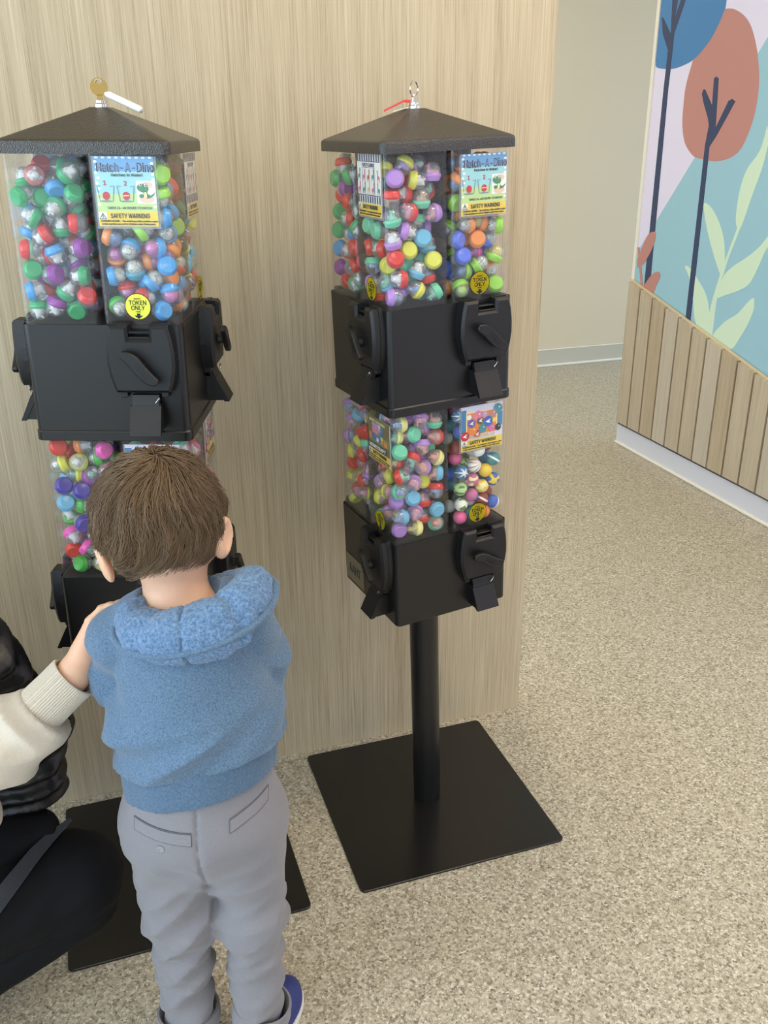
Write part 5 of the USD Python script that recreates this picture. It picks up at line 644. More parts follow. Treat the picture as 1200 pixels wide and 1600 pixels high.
for (m, q, t), text in FILLERS.items():
    R, at = head_rot(m), np.array([*MACHINES[m]['at'], 0])
    if (m, q, t) == (2, 0, 1): continue
    pal = PALETTE[m, q, t].split()
    for tri in text.split():
        p = at + R @ (np.array(list(map(float, tri.split(',')))) / 1000); k = rb.choice(pal); P_.append(p); I_.append(heap_kind(k[0], k[1]))
        a = np.array([rb.gauss(0, 1) for _ in range(4)]); a /= np.linalg.norm(a); Q_.append(Gf.Quath(float(a[3]), float(a[0]), float(a[1]), float(a[2])))
heap.CreatePositionsAttr(Vt.Vec3fArray.FromNumpy(np.array(P_, np.float32))); heap.CreateOrientationsAttr(Vt.QuathArray(Q_)); heap.CreateProtoIndicesAttr(Vt.IntArray(I_))
# plain balls deeper in the ball chamber
BH = UsdGeom.PointInstancer.Define(stage, path_for('bouncy_ball_heap')); tag(BH, 'jumbled bouncy balls lying behind the front ones', 'bouncy balls', kind='stuff')
for j, c in enumerate(('deep_blue', 'hot_pink', 'yellow', 'llama_teal', 'white', 'maroon')):
    obj('ball', blob((0, 0, 0), (0.0134,) * 3, 3), 'ink_' + c, type('X', (), {'GetPath': lambda s: BH.GetPath().AppendChild('kinds')})(), smooth=True)
    BH.GetPrototypesRel().AddTarget(BH.GetPath().AppendChild('kinds').AppendChild('ball' if j == 0 else 'ball_%03d' % j))
R, at = head_rot(2), np.array([*MACHINES[2]['at'], 0])
P_ = [at + R @ (np.array(list(map(float, tri.split(',')))) / 1000) for tri in FILLERS[2, 0, 1].split()]
BH.CreatePositionsAttr(Vt.Vec3fArray.FromNumpy(np.array(P_, np.float32))); BH.CreateProtoIndicesAttr(Vt.IntArray([rb.randrange(6) for _ in P_]))

# ================================================================ people: bodies and clothes as smooth implicit surfaces
def sdf_mesh(f, lo, hi, h, smooth_steps=1):
    """Surface nets over the zero set of f(points) -> distance; only blocks near the surface are sampled."""
    B = 4; lo = np.array(lo, float); n = np.ceil((np.array(hi) - lo) / (h * B)).astype(int); c = [(np.arange(k) + 0.5) * B * h + l - h / 2 for k, l in zip(n, lo)]
    G = np.stack(np.meshgrid(*c, indexing='ij'), -1); d = f(G.reshape(-1, 3)).reshape(G.shape[:3])
    full = np.repeat(np.repeat(np.repeat(np.where(d < 0, -1.0, 1.0), B, 0), B, 1), B, 2).astype(np.float32)
    act = np.argwhere(np.abs(d) < B * h * 1.7 + 0.012)
    off = np.stack(np.meshgrid(*[np.arange(B)] * 3, indexing='ij'), -1).reshape(-1, 3)
    idx = (act[:, None] * B + off[None]).reshape(-1, 3)
    full[tuple(idx.T)] = np.clip(f(lo + idx * h), -1, 1)
    full[0], full[-1], full[:, 0], full[:, -1], full[:, :, 0], full[:, :, -1] = 1, 1, 1, 1, 1, 1
    s = full < 0; corners = np.stack([s[i:s.shape[0] - 1 + i, j:s.shape[1] - 1 + j, k:s.shape[2] - 1 + k] for i in (0, 1) for j in (0, 1) for k in (0, 1)]).sum(0)
    cells = np.argwhere((corners > 0) & (corners < 8)); num = -np.ones(corners.shape, int); num[tuple(cells.T)] = np.arange(len(cells))
    acc, cnt = np.zeros((len(cells), 3)), np.zeros(len(cells))
    for ax in range(3):
        o = [a for a in range(3) if a != ax]
        for i in (0, 1):
            for j in (0, 1):
                p = cells.copy(); p[:, o[0]] += i; p[:, o[1]] += j; q = p.copy(); q[:, ax] += 1
                a, b = full[tuple(p.T)], full[tuple(q.T)]; m = (a < 0) != (b < 0); t = np.where(m, a / np.where(a == b, 1, a - b), 0)
                x = p.astype(float); x[:, ax] += t; acc += x * m[:, None]; cnt += m
    v = lo + acc / np.maximum(cnt, 1)[:, None] * h; faces = []
    for ax in range(3):
        o = [(ax + 1) % 3, (ax + 2) % 3]; a = s.take(range(s.shape[ax] - 1), ax); b = s.take(range(1, s.shape[ax]), ax)
        e = np.argwhere(a != b); e = e[(e[:, o[0]] > 0) & (e[:, o[1]] > 0)]
        e = e[(e[:, o[0]] < num.shape[o[0]]) & (e[:, o[1]] < num.shape[o[1]])]
        inside = a[tuple(e.T)]; q = []
        for i, j in ((1, 1), (0, 1), (0, 0), (1, 0)):
            c_ = e.copy(); c_[:, o[0]] -= i; c_[:, o[1]] -= j; q.append(num[tuple(c_.T)])
        q = np.stack(q, 1); q = np.where(inside[:, None], q, q[:, ::-1]); q = q[(q >= 0).all(1)]
        faces += [q[:, [0, 1, 2]], q[:, [0, 2, 3]]]
    return v, np.vstack(faces)
def rc(P, a, b, ra, rb):
    a, b = np.array(a, float), np.array(b, float); d = b - a; t = np.clip(((P - a) @ d) / (d @ d), 0, 1)
    return np.linalg.norm(P - a - t[:, None] * d, axis=1) - (ra + (rb - ra) * t)
def el(P, c, r, R=None):
    q = P - np.array(c, float); q = q @ R if R is not None else q; r = np.array(r, float)
    k0 = np.linalg.norm(q / r, axis=1); k1 = np.linalg.norm(q / (r * r), axis=1); return k0 * (k0 - 1) / np.maximum(k1, 1e-9)
def smin(*ds, k=0.02):
    out = ds[0]
    for d in ds[1:]: h_ = np.clip(0.5 + 0.5 * (d - out) / k, 0, 1); out = d * (1 - h_) + out * h_ - k * h_ * (1 - h_)
    return out
def chain(P, pts, k=0.015):
    """Limb through (x, y, z, r) joints."""
    return smin(*[rc(P, a[:3], b[:3], a[3], b[3]) for a, b in zip(pts[:-1], pts[1:])], k=k)
def nz(P, s, seed=0): return meshkit.noise(P * np.array(s), seed) - 0.5
def hand(P, wrist, palm_dir, finger_dir, side, s=1.0, curl=0.5):
    """Palm, four unequal fingers in two bends, and a thumb from the palm's side. palm_dir: where the palm faces; finger_dir: towards the finger tips; side: +1/-1 which side the thumb leaves."""
    f = np.array(finger_dir, float); f /= np.linalg.norm(f); n = np.array(palm_dir, float); n -= f * (n @ f); n /= np.linalg.norm(n); w = np.cross(n, f) * side; o = np.array(wrist, float)
    at_ = lambda a, b, c: o + s * (a * f + b * w + c * n)
    ds = [rc(P, at_(0.0, 0.004, 0), at_(0.070, 0.022, 0), 0.021 * s, 0.0135 * s), rc(P, at_(0.0, -0.004, 0), at_(0.068, -0.020, 0), 0.021 * s, 0.0125 * s), rc(P, at_(0.02, 0, 0), at_(0.072, 0.0, 0.0), 0.021 * s, 0.014 * s)]
    d = smin(*ds, k=0.012 * s); fs = []
    for b, L in ((0.027, 0.066), (0.0095, 0.074), (-0.0085, 0.069), (-0.0255, 0.054)):
        r = 0.0088 * s; p0 = at_(0.072, b, 0); c1, c2, c3 = curl * 0.6, curl * 1.5, curl * 2.2; pts = [p0]
        for frac, cc in ((0.45, c1), (0.3, c2), (0.25, c3)): pts.append(pts[-1] + s * L * frac * (math.cos(cc) * f + math.sin(cc) * n))
        fs.append(chain(P, [(*p, r * (1 - 0.08 * i)) for i, p in enumerate(pts)], k=0.004 * s))
    fs.append(chain(P, [(*at_(0.018, 0.018, 0.006), 0.013 * s), (*at_(0.045, 0.045, 0.016), 0.0105 * s), (*at_(0.066, 0.050, 0.026), 0.0092 * s), (*at_(0.084, 0.046, 0.034), 0.0082 * s)], k=0.006 * s))
    return smin(d, np.minimum.reduce(fs), k=0.006 * s)

bumpy('skin', srgb(226, 176, 145), 0.5, 260, 0.1, 0.0006, subsurface_weight=0.25, subsurface_scale=0.006, subsurface_radius=(1.0, 0.35, 0.2))
bumpy('skin_ear', srgb(232, 160, 136), 0.5, 260, 0.1, 0.0006, subsurface_weight=0.4, subsurface_scale=0.008, subsurface_radius=(1.0, 0.3, 0.2))
def heather(name, c0, c1, scale, rough, bump, dist, sheen=0.2):
    nodes = {'co': ('geometry', {}), 'n': ('noise_texture', dict(scale=scale, detail=3.0, roughness=0.75)), 'rm': ('rgb_ramp', dict(ramp=[(0.3, srgb(*c0)), (0.7, srgb(*c1))])), 'b': ('bump', dict(strength=bump, distance=dist))}
    mat(name, srgb(*c0), rough, nodes, [('co.position', 'n.vector'), ('n.fac', 'rm.fac'), ('rm.color', 'p.base_color'), ('n.fac', 'b.height'), ('b.normal', 'p.normal')], sheen_weight=sheen, sheen_roughness=0.5, specular_ior_level=0.25)
heather('hoodie_blue', (64, 89, 115), (110, 135, 159), 420, 0.85, 0.25, 0.0008)
heather('hoodie_rib', (60, 85, 111), (98, 123, 148), 420, 0.85, 0.25, 0.0008)
heather('fleece_blue', (62, 93, 132), (126, 157, 190), 230, 0.95, 0.9, 0.0025)
heather('twill_grey', (118, 116, 121), (138, 136, 141), 900, 0.8, 0.15, 0.0004)
heather('cream_sweat', (192, 181, 163), (212, 202, 186), 700, 0.85, 0.15, 0.0005)
heather('black_cloth', (8, 8, 12), (15, 15, 19), 600, 0.8, 0.15, 0.0005, 0.0)
bumpy('black_puffer', srgb(9, 9, 12), 0.38, 60, 0.3, 0.004)
heather('strap_grey', (40, 42, 48), (56, 58, 64), 500, 0.7, 0.2, 0.0006)
mat('navy_shoe', srgb(46, 56, 120), 0.6); mat('shoe_sole', srgb(210, 210, 206), 0.5); mat('seam_dark', srgb(92, 90, 98), 0.9)
mat('button_grey', srgb(150, 148, 150), 0.4)
nodes = {'co': ('geometry', {}), 'n': ('noise_texture', dict(scale=14.0, detail=2.0)), 'gi': ('hair_info', {}), 'wn': ('white_noise_texture', dict(dimensions='1D')), 'mx': ('mix_float', dict(fac=0.75)), 'rm': ('rgb_ramp', dict(ramp=[(0.12, srgb(42, 32, 24)), (0.4, srgb(80, 63, 46)), (0.66, srgb(118, 95, 70)), (0.92, srgb(176, 148, 112))]))}
mat('hair_brown', srgb(100, 76, 54), 0.45, nodes, [('co.position', 'n.vector'), ('gi.index', 'wn.w'), ('n.fac', 'mx.a'), ('wn.value', 'mx.b'), ('mx.result', 'rm.fac'), ('rm.color', 'p.base_color')], specular_ior_level=0.35)
mat('hair_root', srgb(58, 44, 32), 0.55)
mat('hair_black', srgb(18, 15, 14), 0.4)

# ---------------------------------------------------------------- the boy
boy = thing('person', 'small brown-haired boy in blue hoodie and grey trousers standing at the left machine', 'person', (-0.28, 1.10, 0.0))
BO = np.array([-0.28, 1.10, 0.0])
def part(name, f, lo, hi, h, m, parent, o=BO, **kw):
    v, fc = sdf_mesh(f, lo, hi, h); return obj(name, (v - o, fc), m, parent, smooth=True, **kw)
HC = np.array([-0.311, 1.160, 0.966]); HR = (Rot.from_euler('y', -9, degrees=True) * Rot.from_euler('x', -22, degrees=True)).as_matrix()
def hl(x, y, z): return HC + HR @ np.array([x, y, z])        # head frame: x right, y to the face, z to the crown
def ear(P, sx):
    c = hl(0.081, 0.000, -0.042) if sx > 0 else hl(-0.081, -0.028, -0.050); R = HR @ Rot.from_euler('z', -sx * 24, degrees=True).as_matrix() @ Rot.from_euler('y', sx * 14, degrees=True).as_matrix()
    outer = el(P, c, (0.009, 0.021, 0.031), R); dish = el(P, c + R @ np.array([sx * 0.006, 0.005, 0.003]), (0.006, 0.012, 0.021), R)
    return np.maximum(outer, -dish)
def boy_body(P):
    head = smin(el(P, hl(0, -0.008, 0.012), (0.072, 0.086, 0.080), HR), el(P, hl(0, 0.022, -0.042), (0.052, 0.056, 0.056), HR), k=0.03)
    head = smin(head, rc(P, hl(0, 0.078, -0.036), hl(0, 0.088, -0.048), 0.008, 0.009), k=0.012)                     # nose
    for sx in (-1, 1):
        head = np.maximum(head, -el(P, hl(sx * 0.030, 0.086, -0.022), (0.016, 0.010, 0.010), HR) - 0.001); head = smin(head, el(P, hl(sx * 0.030, 0.070, -0.024), (0.0125, 0.0125, 0.0125), HR), k=0.004)   # eye hollows and eyes
        head = smin(head, el(P, hl(sx * 0.034, 0.056, -0.052), (0.024, 0.022, 0.022), HR), k=0.02)                  # cheeks
    head = smin(head, rc(P, hl(-0.015, 0.074, -0.070), hl(0.015, 0.074, -0.070), 0.0065, 0.0065), k=0.008)          # lips
    head = smin(head, ear(P, -1), ear(P, 1), k=0.006)
    neck = chain(P, [(-0.292, 1.128, 0.80, 0.048), (-0.297, 1.138, 0.90, 0.0435)])
    torso = rc((P - [0, 1.115, 0]) * [1, 1.25, 1] + [0, 1.115, 0], (-0.283, 1.115, 0.78), (-0.281, 1.115, 0.52), 0.088, 0.098)
    arms = np.minimum(chain(P, [(-0.366, 1.125, 0.795, 0.036), (-0.394, 1.168, 0.708, 0.031), (-0.340, 1.285, 0.735, 0.022)]), chain(P, [(-0.205, 1.125, 0.830, 0.038), (-0.192, 1.172, 0.722, 0.032), (-0.236, 1.285, 0.745, 0.022)]))
    hands = np.minimum(hand(P, (-0.338, 1.290, 0.737), (0.9, 0, -0.4), (0.1, 0.95, 0.25), 1, 0.62, 0.55), hand(P, (-0.238, 1.290, 0.747), (-0.9, 0, -0.4), (-0.1, 0.95, 0.25), -1, 0.62, 0.55))
    legs = np.minimum(chain(P, [(-0.338, 1.10, 0.45, 0.048), (-0.334, 1.095, 0.28, 0.036), (-0.341, 1.09, 0.07, 0.028), (-0.345, 1.15, 0.045, 0.026)]), chain(P, [(-0.226, 1.10, 0.45, 0.048), (-0.2175, 1.095, 0.28, 0.034), (-0.220, 1.09, 0.07, 0.028), (-0.214, 1.15, 0.045, 0.026)]))
    return smin(smin(smin(head, neck, k=0.02), torso, k=0.03), smin(arms, hands, k=0.01), legs, k=0.02)
body = part('body', boy_body, (-0.46, 0.98, 0.0), (-0.12, 1.42, 1.08), 0.0038, 'skin', boy)

WHORL = np.array([0.022, -0.055, 0.080]); WHORL /= np.linalg.norm(WHORL)
wa = np.cross(WHORL, [0.0, 1.0, 0.0]); wa /= np.linalg.norm(wa); wb = np.cross(WHORL, wa)
HAIR_R = np.array([0.0830, 0.0965, 0.0895])
def hairline(q):
    """Lower edge of the hair in the head frame: height below which there is none, over the head's side and back."""
    return np.maximum(-0.066 + np.where((q[:, 0] < -0.05) & (q[:, 1] < 0), 0.022, 0) + 9.0 * np.clip(np.abs(q[:, 0]) - 0.030, 0, 1) ** 2, np.where(q[:, 1] < 0.01, -1.0, -0.05 + 1.1 * (q[:, 1] - 0.01)))
def strands(q):
    n = q / np.maximum(np.linalg.norm(q, axis=1), 1e-6)[:, None]; pol = np.arccos(np.clip(n @ WHORL, -1, 1)); az = np.arctan2(n @ wb, n @ wa) + 0.5 * pol + 0.25 * np.sin(3 * pol)
    g = np.stack([np.cos(az) * 16, np.sin(az) * 16, pol * 2.2], 1); return (meshkit.noise(g, 5) - 0.5) * 0.013 * np.clip(pol * 1.4, 0.3, 1) + (meshkit.noise(g * [2.6, 2.6, 1.6] + 9, 6) - 0.5) * 0.005
def hair_sdf(P):
    q = (P - HC) @ HR; d = el(q, (0, -0.008, 0.004), HAIR_R); d = smin(d, el(q, (0, -0.050, -0.036), (0.058, 0.038, 0.046)), k=0.03) + strands(q)
    lim = hairline(q) + (meshkit.noise(q * [130, 130, 8], 2) - 0.5) * 0.02
    return np.maximum(d, lim - q[:, 2])
hair = part('hair', hair_sdf, (-0.44, 1.02, 0.85), (-0.18, 1.30, 1.09), 0.0028, 'hair_root', boy, label='short tousled brown hair')
def hair_base(q): return smin(el(q, (0, -0.008, 0.004), HAIR_R), el(q, (0, -0.050, -0.036), (0.058, 0.038, 0.046)), k=0.03)
def strand_curves(n, seed, m=8):
    """Strands that flow in locks from the whorl over the hair's surface and end raggedly at the hairline."""
    g = np.random.default_rng(seed); d = g.normal(size=(n * 2, 3)); d /= np.linalg.norm(d, axis=1)[:, None]; d = d[(d[:, 1] < 0.7) & (d[:, 2] > -0.8)][:n]; n = len(d)
    pol0 = np.arccos(np.clip(d @ WHORL, -1, 1)); az0 = np.arctan2(d @ wb, d @ wa); base = az0 + 0.5 * pol0 + 0.25 * np.sin(3 * pol0)
    lock = np.stack([np.cos(base) * 4.5, np.sin(base) * 4.5, pol0 * 2.2], 1); sway = (meshkit.noise(lock, 31) - 0.5) * 1.5; raise_ = meshkit.noise(lock * 1.7 + 4, 32) * 0.010; L = g.uniform(0.35, 0.85, n); lift = g.uniform(0, 0.0035, n)
    P = np.zeros((n, m, 3))
    for k, t in enumerate(np.linspace(0, 1, m)):
        pp = pol0 + L * t; aa = base - 0.5 * pp - 0.25 * np.sin(3 * pp) + sway * t * L + 0.03 * g.normal(size=n) * t
        u = np.cos(pp)[:, None] * WHORL + np.sin(pp)[:, None] * (np.cos(aa)[:, None] * wa + np.sin(aa)[:, None] * wb); r = np.full(n, 0.085)
        for _ in range(5): r = r - hair_base(u * r[:, None])
        P[:, k] = u * (r - 0.8 * strands(u * r[:, None]) + 0.0003 + lift + raise_ * t ** 1.5)[:, None]
    lim = hairline(P.reshape(-1, 3)).reshape(n, m) - g.uniform(0.0, 0.016, n)[:, None]; ok = np.cumprod(P[:, :, 2] > lim, 1).sum(1); pts, counts, widths = [], [], []
    for i in np.flatnonzero(ok >= 3):
        pts.append(P[i, :ok[i]]); counts.append(int(ok[i])); widths += list(np.linspace(0.0014, 0.0004, ok[i]))
    return HC + np.vstack(pts) @ HR.T - BO, counts, widths
pts, counts, widths = strand_curves(11000, 11)
cv = UsdGeom.BasisCurves.Define(stage, path_for('hair_strands', hair)); cv.CreateTypeAttr('linear'); cv.CreatePointsAttr(Vt.Vec3fArray.FromNumpy(np.array(pts, np.float32))); cv.CreateCurveVertexCountsAttr(Vt.IntArray(counts)); cv.CreateWidthsAttr(Vt.FloatArray.FromNumpy(np.array(widths, np.float32))); cv.SetWidthsInterpolation('vertex')
UsdShade.MaterialBindingAPI.Apply(cv.GetPrim()).Bind(UsdShade.Material.Get(stage, '/World/Looks/hair_brown')); tag(cv, kind='stuff')

def hood_curve(a):                                          # centre line of the thrown-back hood, a = 0 right, -pi/2 back
    s_, c_ = math.sin(a), math.cos(a)
    return np.array([-0.262 + 0.082 * c_, 1.100 + (0.054 if s_ < 0 else 0.064) * s_, 0.866 + 0.022 * c_ + (0.018 * s_ if s_ < 0 else -0.02 * s_)])
HOOD = [(*hood_curve(a), 0.0265 + 0.008 * max(0, -math.sin(a)) ** 0.7 - 0.006 * max(0, math.sin(a))) for a in np.linspace(0, 2 * math.pi, 29)]
def hem_z(P): return 0.572 + 0.20 * (P[:, 0] + 0.29) - 0.12 * (P[:, 1] - 1.01)
def hoodie_sdf(P):
    Q = (P - [0, 1.115, 0]) * [1, 1.22, 1] + [0, 1.115, 0]
    torso = smin(rc(Q, (-0.283, 1.115, 0.79), (-0.281, 1.115, 0.665), 0.100, 0.117), rc(Q, (-0.281, 1.115, 0.665), (-0.281, 1.110, 0.545), 0.119, 0.113), k=0.02)
    sl = chain(P, [(-0.372, 1.120, 0.800, 0.050), (-0.395, 1.166, 0.712, 0.0465), (-0.345, 1.272, 0.730, 0.036)], k=0.02); sr = chain(P, [(-0.206, 1.120, 0.838, 0.050), (-0.200, 1.168, 0.735, 0.0465), (-0.232, 1.272, 0.742, 0.036)], k=0.02)
    d = smin(torso, rc(P, (-0.355, 1.12, 0.822), (-0.222, 1.12, 0.846), 0.036, 0.036), k=0.03); d = smin(d, sl, sr, k=0.007)
    low = np.clip((0.76 - P[:, 2]) / 0.12, 0, 1); X, Y, Z_ = P[:, 0], P[:, 1], P[:, 2]
    f1 = np.abs(nz(np.stack([X * 5, Y * 5, (Z_ - 0.45 * X) * 26], 1), 1, 3)); f2 = np.abs(nz(np.stack([X * 8, Y * 8, (Z_ + 0.8 * X) * 17], 1), 1, 13)); f3 = nz(P, (20, 20, 20), 8)
    up_ = np.clip(1 - np.abs(Z_ - 0.74) / 0.12, 0, 1) * np.clip((np.abs(X + 0.28) - 0.05) / 0.06, 0, 1)
    d = d - low * 0.058 * (0.20 - f1) - up_ * 0.040 * (0.2 - f2) + 0.006 * f3
    band = (Z_ - hem_z(P)) / 0.05; d = d - 0.008 * np.exp(-((band - 1.75) / 0.55) ** 2)
    d = np.maximum(d, -el(P, (-0.286, 1.108, 0.895), (0.060, 0.050, 0.060)))
    return np.maximum(d, hem_z(P) + 0.052 - Z_)
hoodie = part('hoodie', hoodie_sdf, (-0.48, 0.96, 0.48), (-0.10, 1.34, 0.92), 0.0042, 'hoodie_blue', boy)
def waistband_sdf(P):
    Q = (P - [0, 1.115, 0]) * [1, 1.22, 1] + [0, 1.115, 0]
    d = rc(Q, (-0.281, 1.112, 0.68), (-0.281, 1.110, 0.545), 0.118, 0.1175) + 0.004 * nz(P, (25, 25, 12), 8) + 0.0006 * np.sin(np.arctan2(P[:, 1] - 1.11, P[:, 0] + 0.28) * 150)
    return np.maximum(np.maximum(d, hem_z(P) - P[:, 2]), P[:, 2] - hem_z(P) - 0.075)
part('waistband', waistband_sdf, (-0.43, 0.97, 0.48), (-0.13, 1.26, 0.72), 0.0038, 'hoodie_rib', hoodie)
def hood_sdf(P):
    d = np.minimum.reduce([rc(P, a[:3], b[:3], a[3], b[3]) for a, b in zip(HOOD[:-1], HOOD[1:])])
    d = smin(d, el(P, (-0.262, 1.040, 0.838), (0.082, 0.022, 0.030)), k=0.03)
    ang = np.arctan2(P[:, 1] - 1.098, P[:, 0] + 0.262)
    d = d + 0.004 * nz(P, (24, 24, 24), 4) + 0.0040 * nz(P, (190, 190, 190), 9) + 0.006 * np.exp(-((ang + 0.75) / 0.10) ** 2) + 0.004 * np.exp(-((ang + 2.3) / 0.12) ** 2)
    return d + 0.005 * np.exp(-((P[:, 0] + 0.262 + 0.1 * (P[:, 2] - 0.83)) / 0.0022) ** 2) * (P[:, 1] < 1.098)
hood = part('hood', hood_sdf, (-0.42, 0.95, 0.74), (-0.10, 1.23, 0.95), 0.003, 'fleece_blue', hoodie, label='fleece-lined hood lying open on the back')
edge = []
for a in np.linspace(math.radians(28), math.radians(-208), 44):
    c = hood_curve(a); o_ = np.array([math.cos(a), math.sin(a), -0.35 if math.sin(a) < 0 else -0.1]); o_ /= np.linalg.norm(o_); r_ = 0.0265 + 0.010 * max(0, -math.sin(a)) ** 0.7; edge.append(c + o_ * (r_ + 0.003) - BO)
obj('hood_edge', tube(edge, 0.0040 + 0.0035 * np.abs(np.linspace(-1, 1, 44)), 10), 'hoodie_blue', hoodie, smooth=True)

def trousers_sdf(P):
    pel = smin(el(P, (-0.282, 1.105, 0.498), (0.122, 0.097, 0.098)), rc((P - [0, 1.11, 0]) * [1, 1.27, 1] + [0, 1.11, 0], (-0.282, 1.11, 0.50), (-0.282, 1.11, 0.60), 0.114, 0.106), k=0.03)
    L = chain(P, [(-0.337, 1.102, 0.465, 0.070), (-0.333, 1.095, 0.30, 0.056), (-0.341, 1.09, 0.085, 0.0435)], k=0.03); R = chain(P, [(-0.2265, 1.102, 0.475, 0.070), (-0.2170, 1.095, 0.30, 0.0505), (-0.220, 1.09, 0.085, 0.0435)], k=0.03)
    d = smin(smin(pel, L, k=0.03), R, k=0.022)
    side = np.where(P[:, 0] < -0.278, 1.0, -1.0)
    f1 = nz(np.stack([P[:, 0], P[:, 1], P[:, 2] - 0.55 * P[:, 0] - 0.3 * side * P[:, 0]], 1), (6, 6, 17), 12); f2 = nz(np.stack([P[:, 0], P[:, 1], P[:, 2] + 0.5 * side * P[:, 0]], 1), (9, 9, 30), 15)
    w_ = np.clip((0.50 - P[:, 2]) / 0.1, 0, 1); d = d - w_ * (0.040 * (0.2 - np.abs(f1)) + 0.016 * (0.2 - np.abs(f2)) - 0.007) + 0.005 * nz(P, (24, 24, 24), 17)
    d = d + 0.004 * np.exp(-((P[:, 0] + 0.272) / 0.0025) ** 2) * (P[:, 2] > 0.42) * (P[:, 1] < 1.1)
    return np.maximum(np.maximum(d, 0.062 - P[:, 2]), P[:, 2] - hem_z(P) - 0.03)
trousers = part('trousers', trousers_sdf, (-0.44, 0.97, 0.04), (-0.12, 1.24, 0.64), 0.004, 'twill_grey', boy)
def cuff(c, r0, r1, tilt, h_):
    prof = [(r0, 0.0), (r1, 0.002), (r1 + 0.004, h_ * 0.5), (r1 + 0.003, h_), (r1 - 0.001, h_ + 0.001), (r1 - 0.003, h_ - 0.003), (r0 - 0.002, 0.004), (r0, 0.0)]
    return move(lathe(prof, 40), Rot.from_euler('xyz', tilt, degrees=True).as_matrix(), np.array(c) - BO)
obj('cuff', cuff((-0.339, 1.088, 0.052), 0.0445, 0.0495, (-9, -3, 0), 0.036), 'twill_grey', trousers, smooth=40)
obj('cuff', cuff((-0.2205, 1.088, 0.056), 0.0435, 0.0465, (-5, 9, 0), 0.046), 'twill_grey', trousers, smooth=40)
def on_back(x, z, lift=0.0):
    """Point of the trousers' back at x, z, seen from behind."""
    y = np.linspace(0.98, 1.12, 300); d = trousers_sdf(np.stack([np.full(300, x), y, np.full(300, z)], 1)); i = int(np.argmax(d < 0)); return np.array([x, y[i] - lift, z])
def welt(p0, p1, n=14):
    line = [(p0[0] + (p1[0] - p0[0]) * t, p0[1] + (p1[1] - p0[1]) * t) for t in np.linspace(0, 1, n)]; top, bot = [], []
    v, f = [], []
    for x, z in line:
        a = on_back(x, z + 0.0085, 0.0022); b = on_back(x, z - 0.0085, 0.0022); v += [a, a + [0, 0.006, 0], b, b + [0, 0.006, 0]]
    for i in range(n - 1):
        o = i * 4
        for q in ((0, 2, 6, 4), (1, 5, 7, 3), (0, 4, 5, 1), (2, 3, 7, 6)): f += [(o + q[0], o + q[1], o + q[2]), (o + q[0], o + q[2], o + q[3])]
    f += [(0, 1, 3), (0, 3, 2), (4 * n - 4, 4 * n - 2, 4 * n - 1), (4 * n - 4, 4 * n - 1, 4 * n - 3)]
    return np.array(v) - BO, np.array(f)
for p0, p1 in (((-0.368, 0.533), (-0.280, 0.527)), ((-0.226, 0.538), (-0.176, 0.556))):
    pk = obj('back_pocket', welt(p0, p1), 'twill_grey', trousers, smooth=40)
    for dz in (0.0095, -0.0092): obj('pocket_seam', tube([on_back(p0[0] + (p1[0] - p0[0]) * t, p0[1] + (p1[1] - p0[1]) * t + dz, 0.0012) - BO for t in np.linspace(0, 1, 12)], 0.0008 if dz < 0 else 0.0012, 6), 'seam_dark', pk, smooth=True)
    for t in (0, 1): obj('pocket_seam', tube([on_back(p0[0] + (p1[0] - p0[0]) * t, p0[1] + (p1[1] - p0[1]) * t + dz, 0.0012) - BO for dz in (-0.0092, 0, 0.0095)], 0.0008, 6), 'seam_dark', pk, smooth=True)
bt = on_back(-0.326, 0.508, 0.0006) - BO
obj('pocket_button', move(lathe([(0, 0.0), (0.0052, 0.0), (0.0052, 0.0016), (0.004, 0.0022), (0.0034, 0.0014), (0, 0.0014)], 18), Rot.from_euler('x', 90, degrees=True).as_matrix(), bt), 'button_grey', trousers, smooth=30)
def shoe(c, yaw):
    R = Rot.from_euler('z', yaw, degrees=True).as_matrix(); q = lambda P: (P - np.array(c)) @ R
    up = lambda P: np.maximum(smin(el(q(P), (0, 0.055, 0.020), (0.036, 0.055, 0.034)), el(q(P), (0, -0.005, 0.032), (0.031, 0.052, 0.040)), k=0.02), 0.010 - P[:, 2])
    so = lambda P: np.maximum(np.maximum(smin(el(q(P), (0, 0.052, 0.01), (0.039, 0.062, 0.05)), el(q(P), (0, -0.005, 0.01), (0.034, 0.056, 0.05)), k=0.02), P[:, 2] - 0.013), 0.001 - P[:, 2])
    u = obj('shoe', (lambda m_: (m_[0] - BO, m_[1]))(sdf_mesh(up, np.array(c) - 0.14, np.array(c) + [0.14, 0.14, 0.1], 0.0035)), 'navy_shoe', boy, smooth=True)
    obj('sole', (lambda m_: (m_[0] - BO, m_[1]))(sdf_mesh(so, np.array(c) - [0.14, 0.14, 0.02], np.array(c) + [0.14, 0.14, 0.05], 0.0035)), 'shoe_sole', u, smooth=True)
shoe((-0.345, 1.095, 0.0), 6); shoe((-0.206, 1.100, 0.0), -14)

